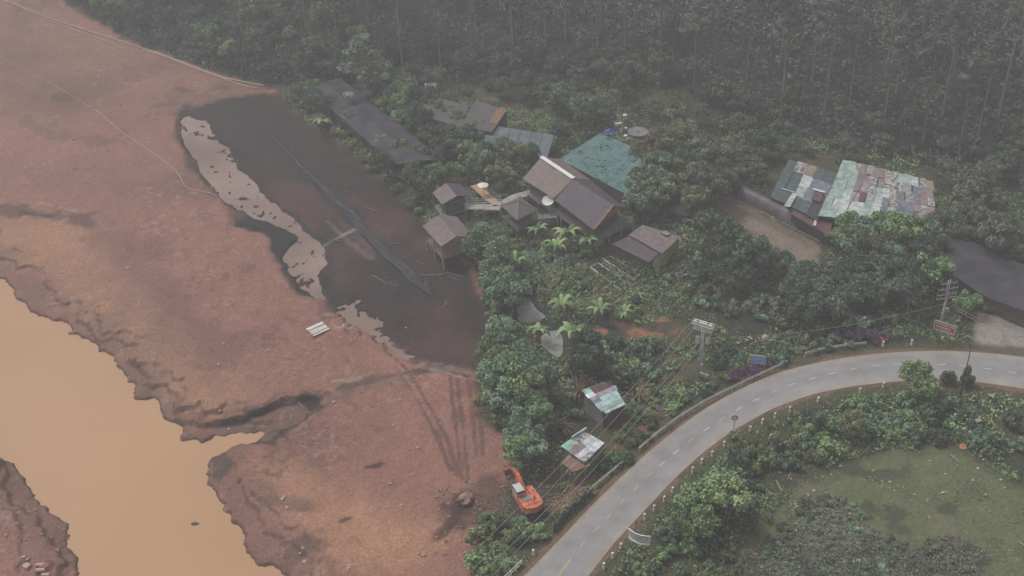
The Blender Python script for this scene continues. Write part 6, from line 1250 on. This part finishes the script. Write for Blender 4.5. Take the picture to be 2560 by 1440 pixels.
o = MB().lump((0, 0, .4), .6, 9, 7, 1.1, .12).build('straw_heap', M_['rust'] if False else mat('tan straw', (.42, .32, .20), var=.2, scale=6)); o.location = gp(1912, 852); tag(o, 'tan cone shaped straw heap right of the white geese', 'straw heap')
t = thing('frame', 'small pale wooden frame left of the silver roofed shack', 'frame', gp(1376, 1180), .3); MB().tube([(-.45, 0, 0), (-.55, 0, 1.3)], .05, 5).build('post', M_['conc'], t); MB().tube([(.45, 0, 0), (.5, 0, 1.3)], .05, 5).build('post', M_['conc'], t); MB().tube([(-.5, 0, .7), (.48, 0, .7)], .04, 5).tube([(-.46, 0, .15), (.45, 0, .15)], .04, 5).build('crossbar', M_['conc'], t)
# fence of green netting by the road
fp = [gp(a, b) for a, b in ((1382, 1332), (1405, 1305), (1430, 1280), (1458, 1256), (1480, 1236))]; t = thing('net_fence', 'sagging dark green net fence below the straw covered ground', 'fence', fp[0]); mb = MB()
for a, b in zip(fp[:-1], fp[1:]):
    m_ = lerp(a, b, .5); mb.add([a, m_, b, b + Vector((.1, 0, 1.3)), m_ + Vector((.15, -.2, 1.05)), a + Vector((.1, 0, 1.3))], [(0, 1, 4, 5), (1, 2, 3, 4)])
part(mb, 'netting', mat('dark green netting', (.035, .055, .055), rough=.7, var=.35, scale=1.5, c2=(.08, .11, .12)), t)
for p in fp: part(MB().tube([p, p + Vector((0, 0, 1.5))], .04, 5), 'post', M_['conc'], t)
# planting beds
M_['soil'] = mat('bed soil', (.05, .035, .03), var=.3, scale=3)
for bi, (Q, l_) in enumerate((([(1476, 672), (1496, 662), (1566, 712), (1552, 729)], 'lower planting bed edged with pale bricks and dark leafy rows'), ([(1508, 652), (1526, 645), (1598, 690), (1584, 702)], 'upper planting bed edged with pale bricks beside the slate lean-to'))):
    q = [gp(*p) for p in Q]; t = thing('planting_bed', l_, 'planting bed', q[0]); part(MB().slab([p + Vector((0, 0, .22)) for p in q], .3), 'soil', M_['soil'], t); mb = MB()
    for i in range(4): mb.bar(q[i] + Vector((0, 0, .15)), q[(i + 1) % 4] + Vector((0, 0, .15)), .32, .42)
    part(mb, 'border', M_['conc'], t); rg2 = np.random.RandomState(bi); n = 900; u, v = rg2.rand(n), rg2.rand(n) * .8 + .1; q0, q1, q2, q3 = [np.array(p) for p in q]
    v = np.round(v * 4) / 4 + rg2.normal(0, .06, n); v = np.clip(v, .05, .95); C = (q0[None] * (1 - u[:, None]) + q3[None] * u[:, None]) * (1 - v[:, None]) + (q1[None] * (1 - u[:, None]) + q2[None] * u[:, None]) * v[:, None]; C[:, 2] += .25 + rg2.rand(n) * .35 - 0
    C = C - np.array(t.location); a_ = rg2.normal(size=(n, 3)); a_ /= np.linalg.norm(a_, axis=1)[:, None]; b_ = np.cross(a_, rg2.normal(size=(n, 3))); b_ /= np.linalg.norm(b_, axis=1)[:, None]
    V = np.stack([C - a_ * .16, C - b_ * .08, C + a_ * .16, C + b_ * .08], 1).reshape(-1, 3); me = npmesh('leaf_rows', V, np.arange(4 * n).reshape(n, 4), 4); at = me.attributes.new('tint', 'FLOAT', 'FACE'); at.data.foreach_set('value', rg2.rand(n).astype(np.float32)); link('leaf_rows', me, LM['dark'], t)
o = MB().slab([gp(*p) + Vector((0, 0, .04)) for p in ((1500, 650), (1512, 655), (1586, 712), (1574, 716))], .06).build('garden_path', M_['conc2']); tag(o, kind='structure')
# straw
def straw_f(rg, n):
    x = rg.uniform(-10, 40, n); y = rg.uniform(90, 170, n); k = bil(S['straw'], x, y) < .3 + rg.uniform(-.8, .8, n); x, y = x[k], y[k]; return np.stack([x, y, bil(hgrid, x, y) + rg.uniform(.03, .35, len(x))], 1)
mass('straw', 90000, straw_f, .22, 'dry', 31, 'heaped pale straw and cut stalks spread beside the road below the shack', 'straw')
def rough_f(rg, n):
    x = rg.uniform(-30, 40, n); y = rg.uniform(84, 170, n); k = (bil(S['rough'], x, y) < 1.5) & (fbm(x, y, 3, 61, 3) > .05); x, y = x[k], y[k]; return np.stack([x, y, bil(hgrid, x, y) + rg.uniform(.02, .4, len(x))], 1)
mass('mud_weeds', 60000, rough_f, .2, 'grey', 32, 'sparse dry weeds on the churned mud around the excavator', 'weeds')
# ------------------------------------------------------------------ labels for the planting, each by its look and what it stands near
items = []
HEAD = dict(green='green', blue='blue green', dark='dark green', grey='greyish', olive='olive green', lime='bright green')
for o in list(col.objects):
    if o.parent is None and 'group' in o and 'pkey' in o:
        k = o['pkey']; kind = o['category']; c = next((v for q, v in HEAD.items() if q in k), '')
        px, py = proj(o.location + Vector((0, 0, (5 if 'tree' in k else 20 if 'pine' in k else 1) * o.scale[0])))
        sz = 'tall' if 'pine' in k else ''
        items.append((o, f'{sz or c} {kind}'.strip(), px, py))
autolabel(items)
for o in list(col.objects):
    if 'pkey' in o: del o['pkey']

# ------------------------------------------------------------------ haze
hb = MB(); hb.box((0, 0, 54), (1500, 1500, 114)); 
hmm = bpy.data.materials.new('haze'); hmm.use_nodes = True; nt = hmm.node_tree; nt.nodes.clear()
pv = nt.nodes.new('ShaderNodeVolumePrincipled'); pv.inputs['Density'].default_value = HAZE_D; pv.inputs['Color'].default_value = (*HAZE_C, 1); pv.inputs['Anisotropy'].default_value = .1
ou = nt.nodes.new('ShaderNodeOutputMaterial'); nt.links.new(pv.outputs[0], ou.inputs['Volume'])
hb.v = [(x, y, (-4 if z < 50 else 140)) for x, y, z in hb.v]
tag(hb.build('haze', hmm), kind='stuff', label='thin grey mist in the air over the valley', cat='haze')
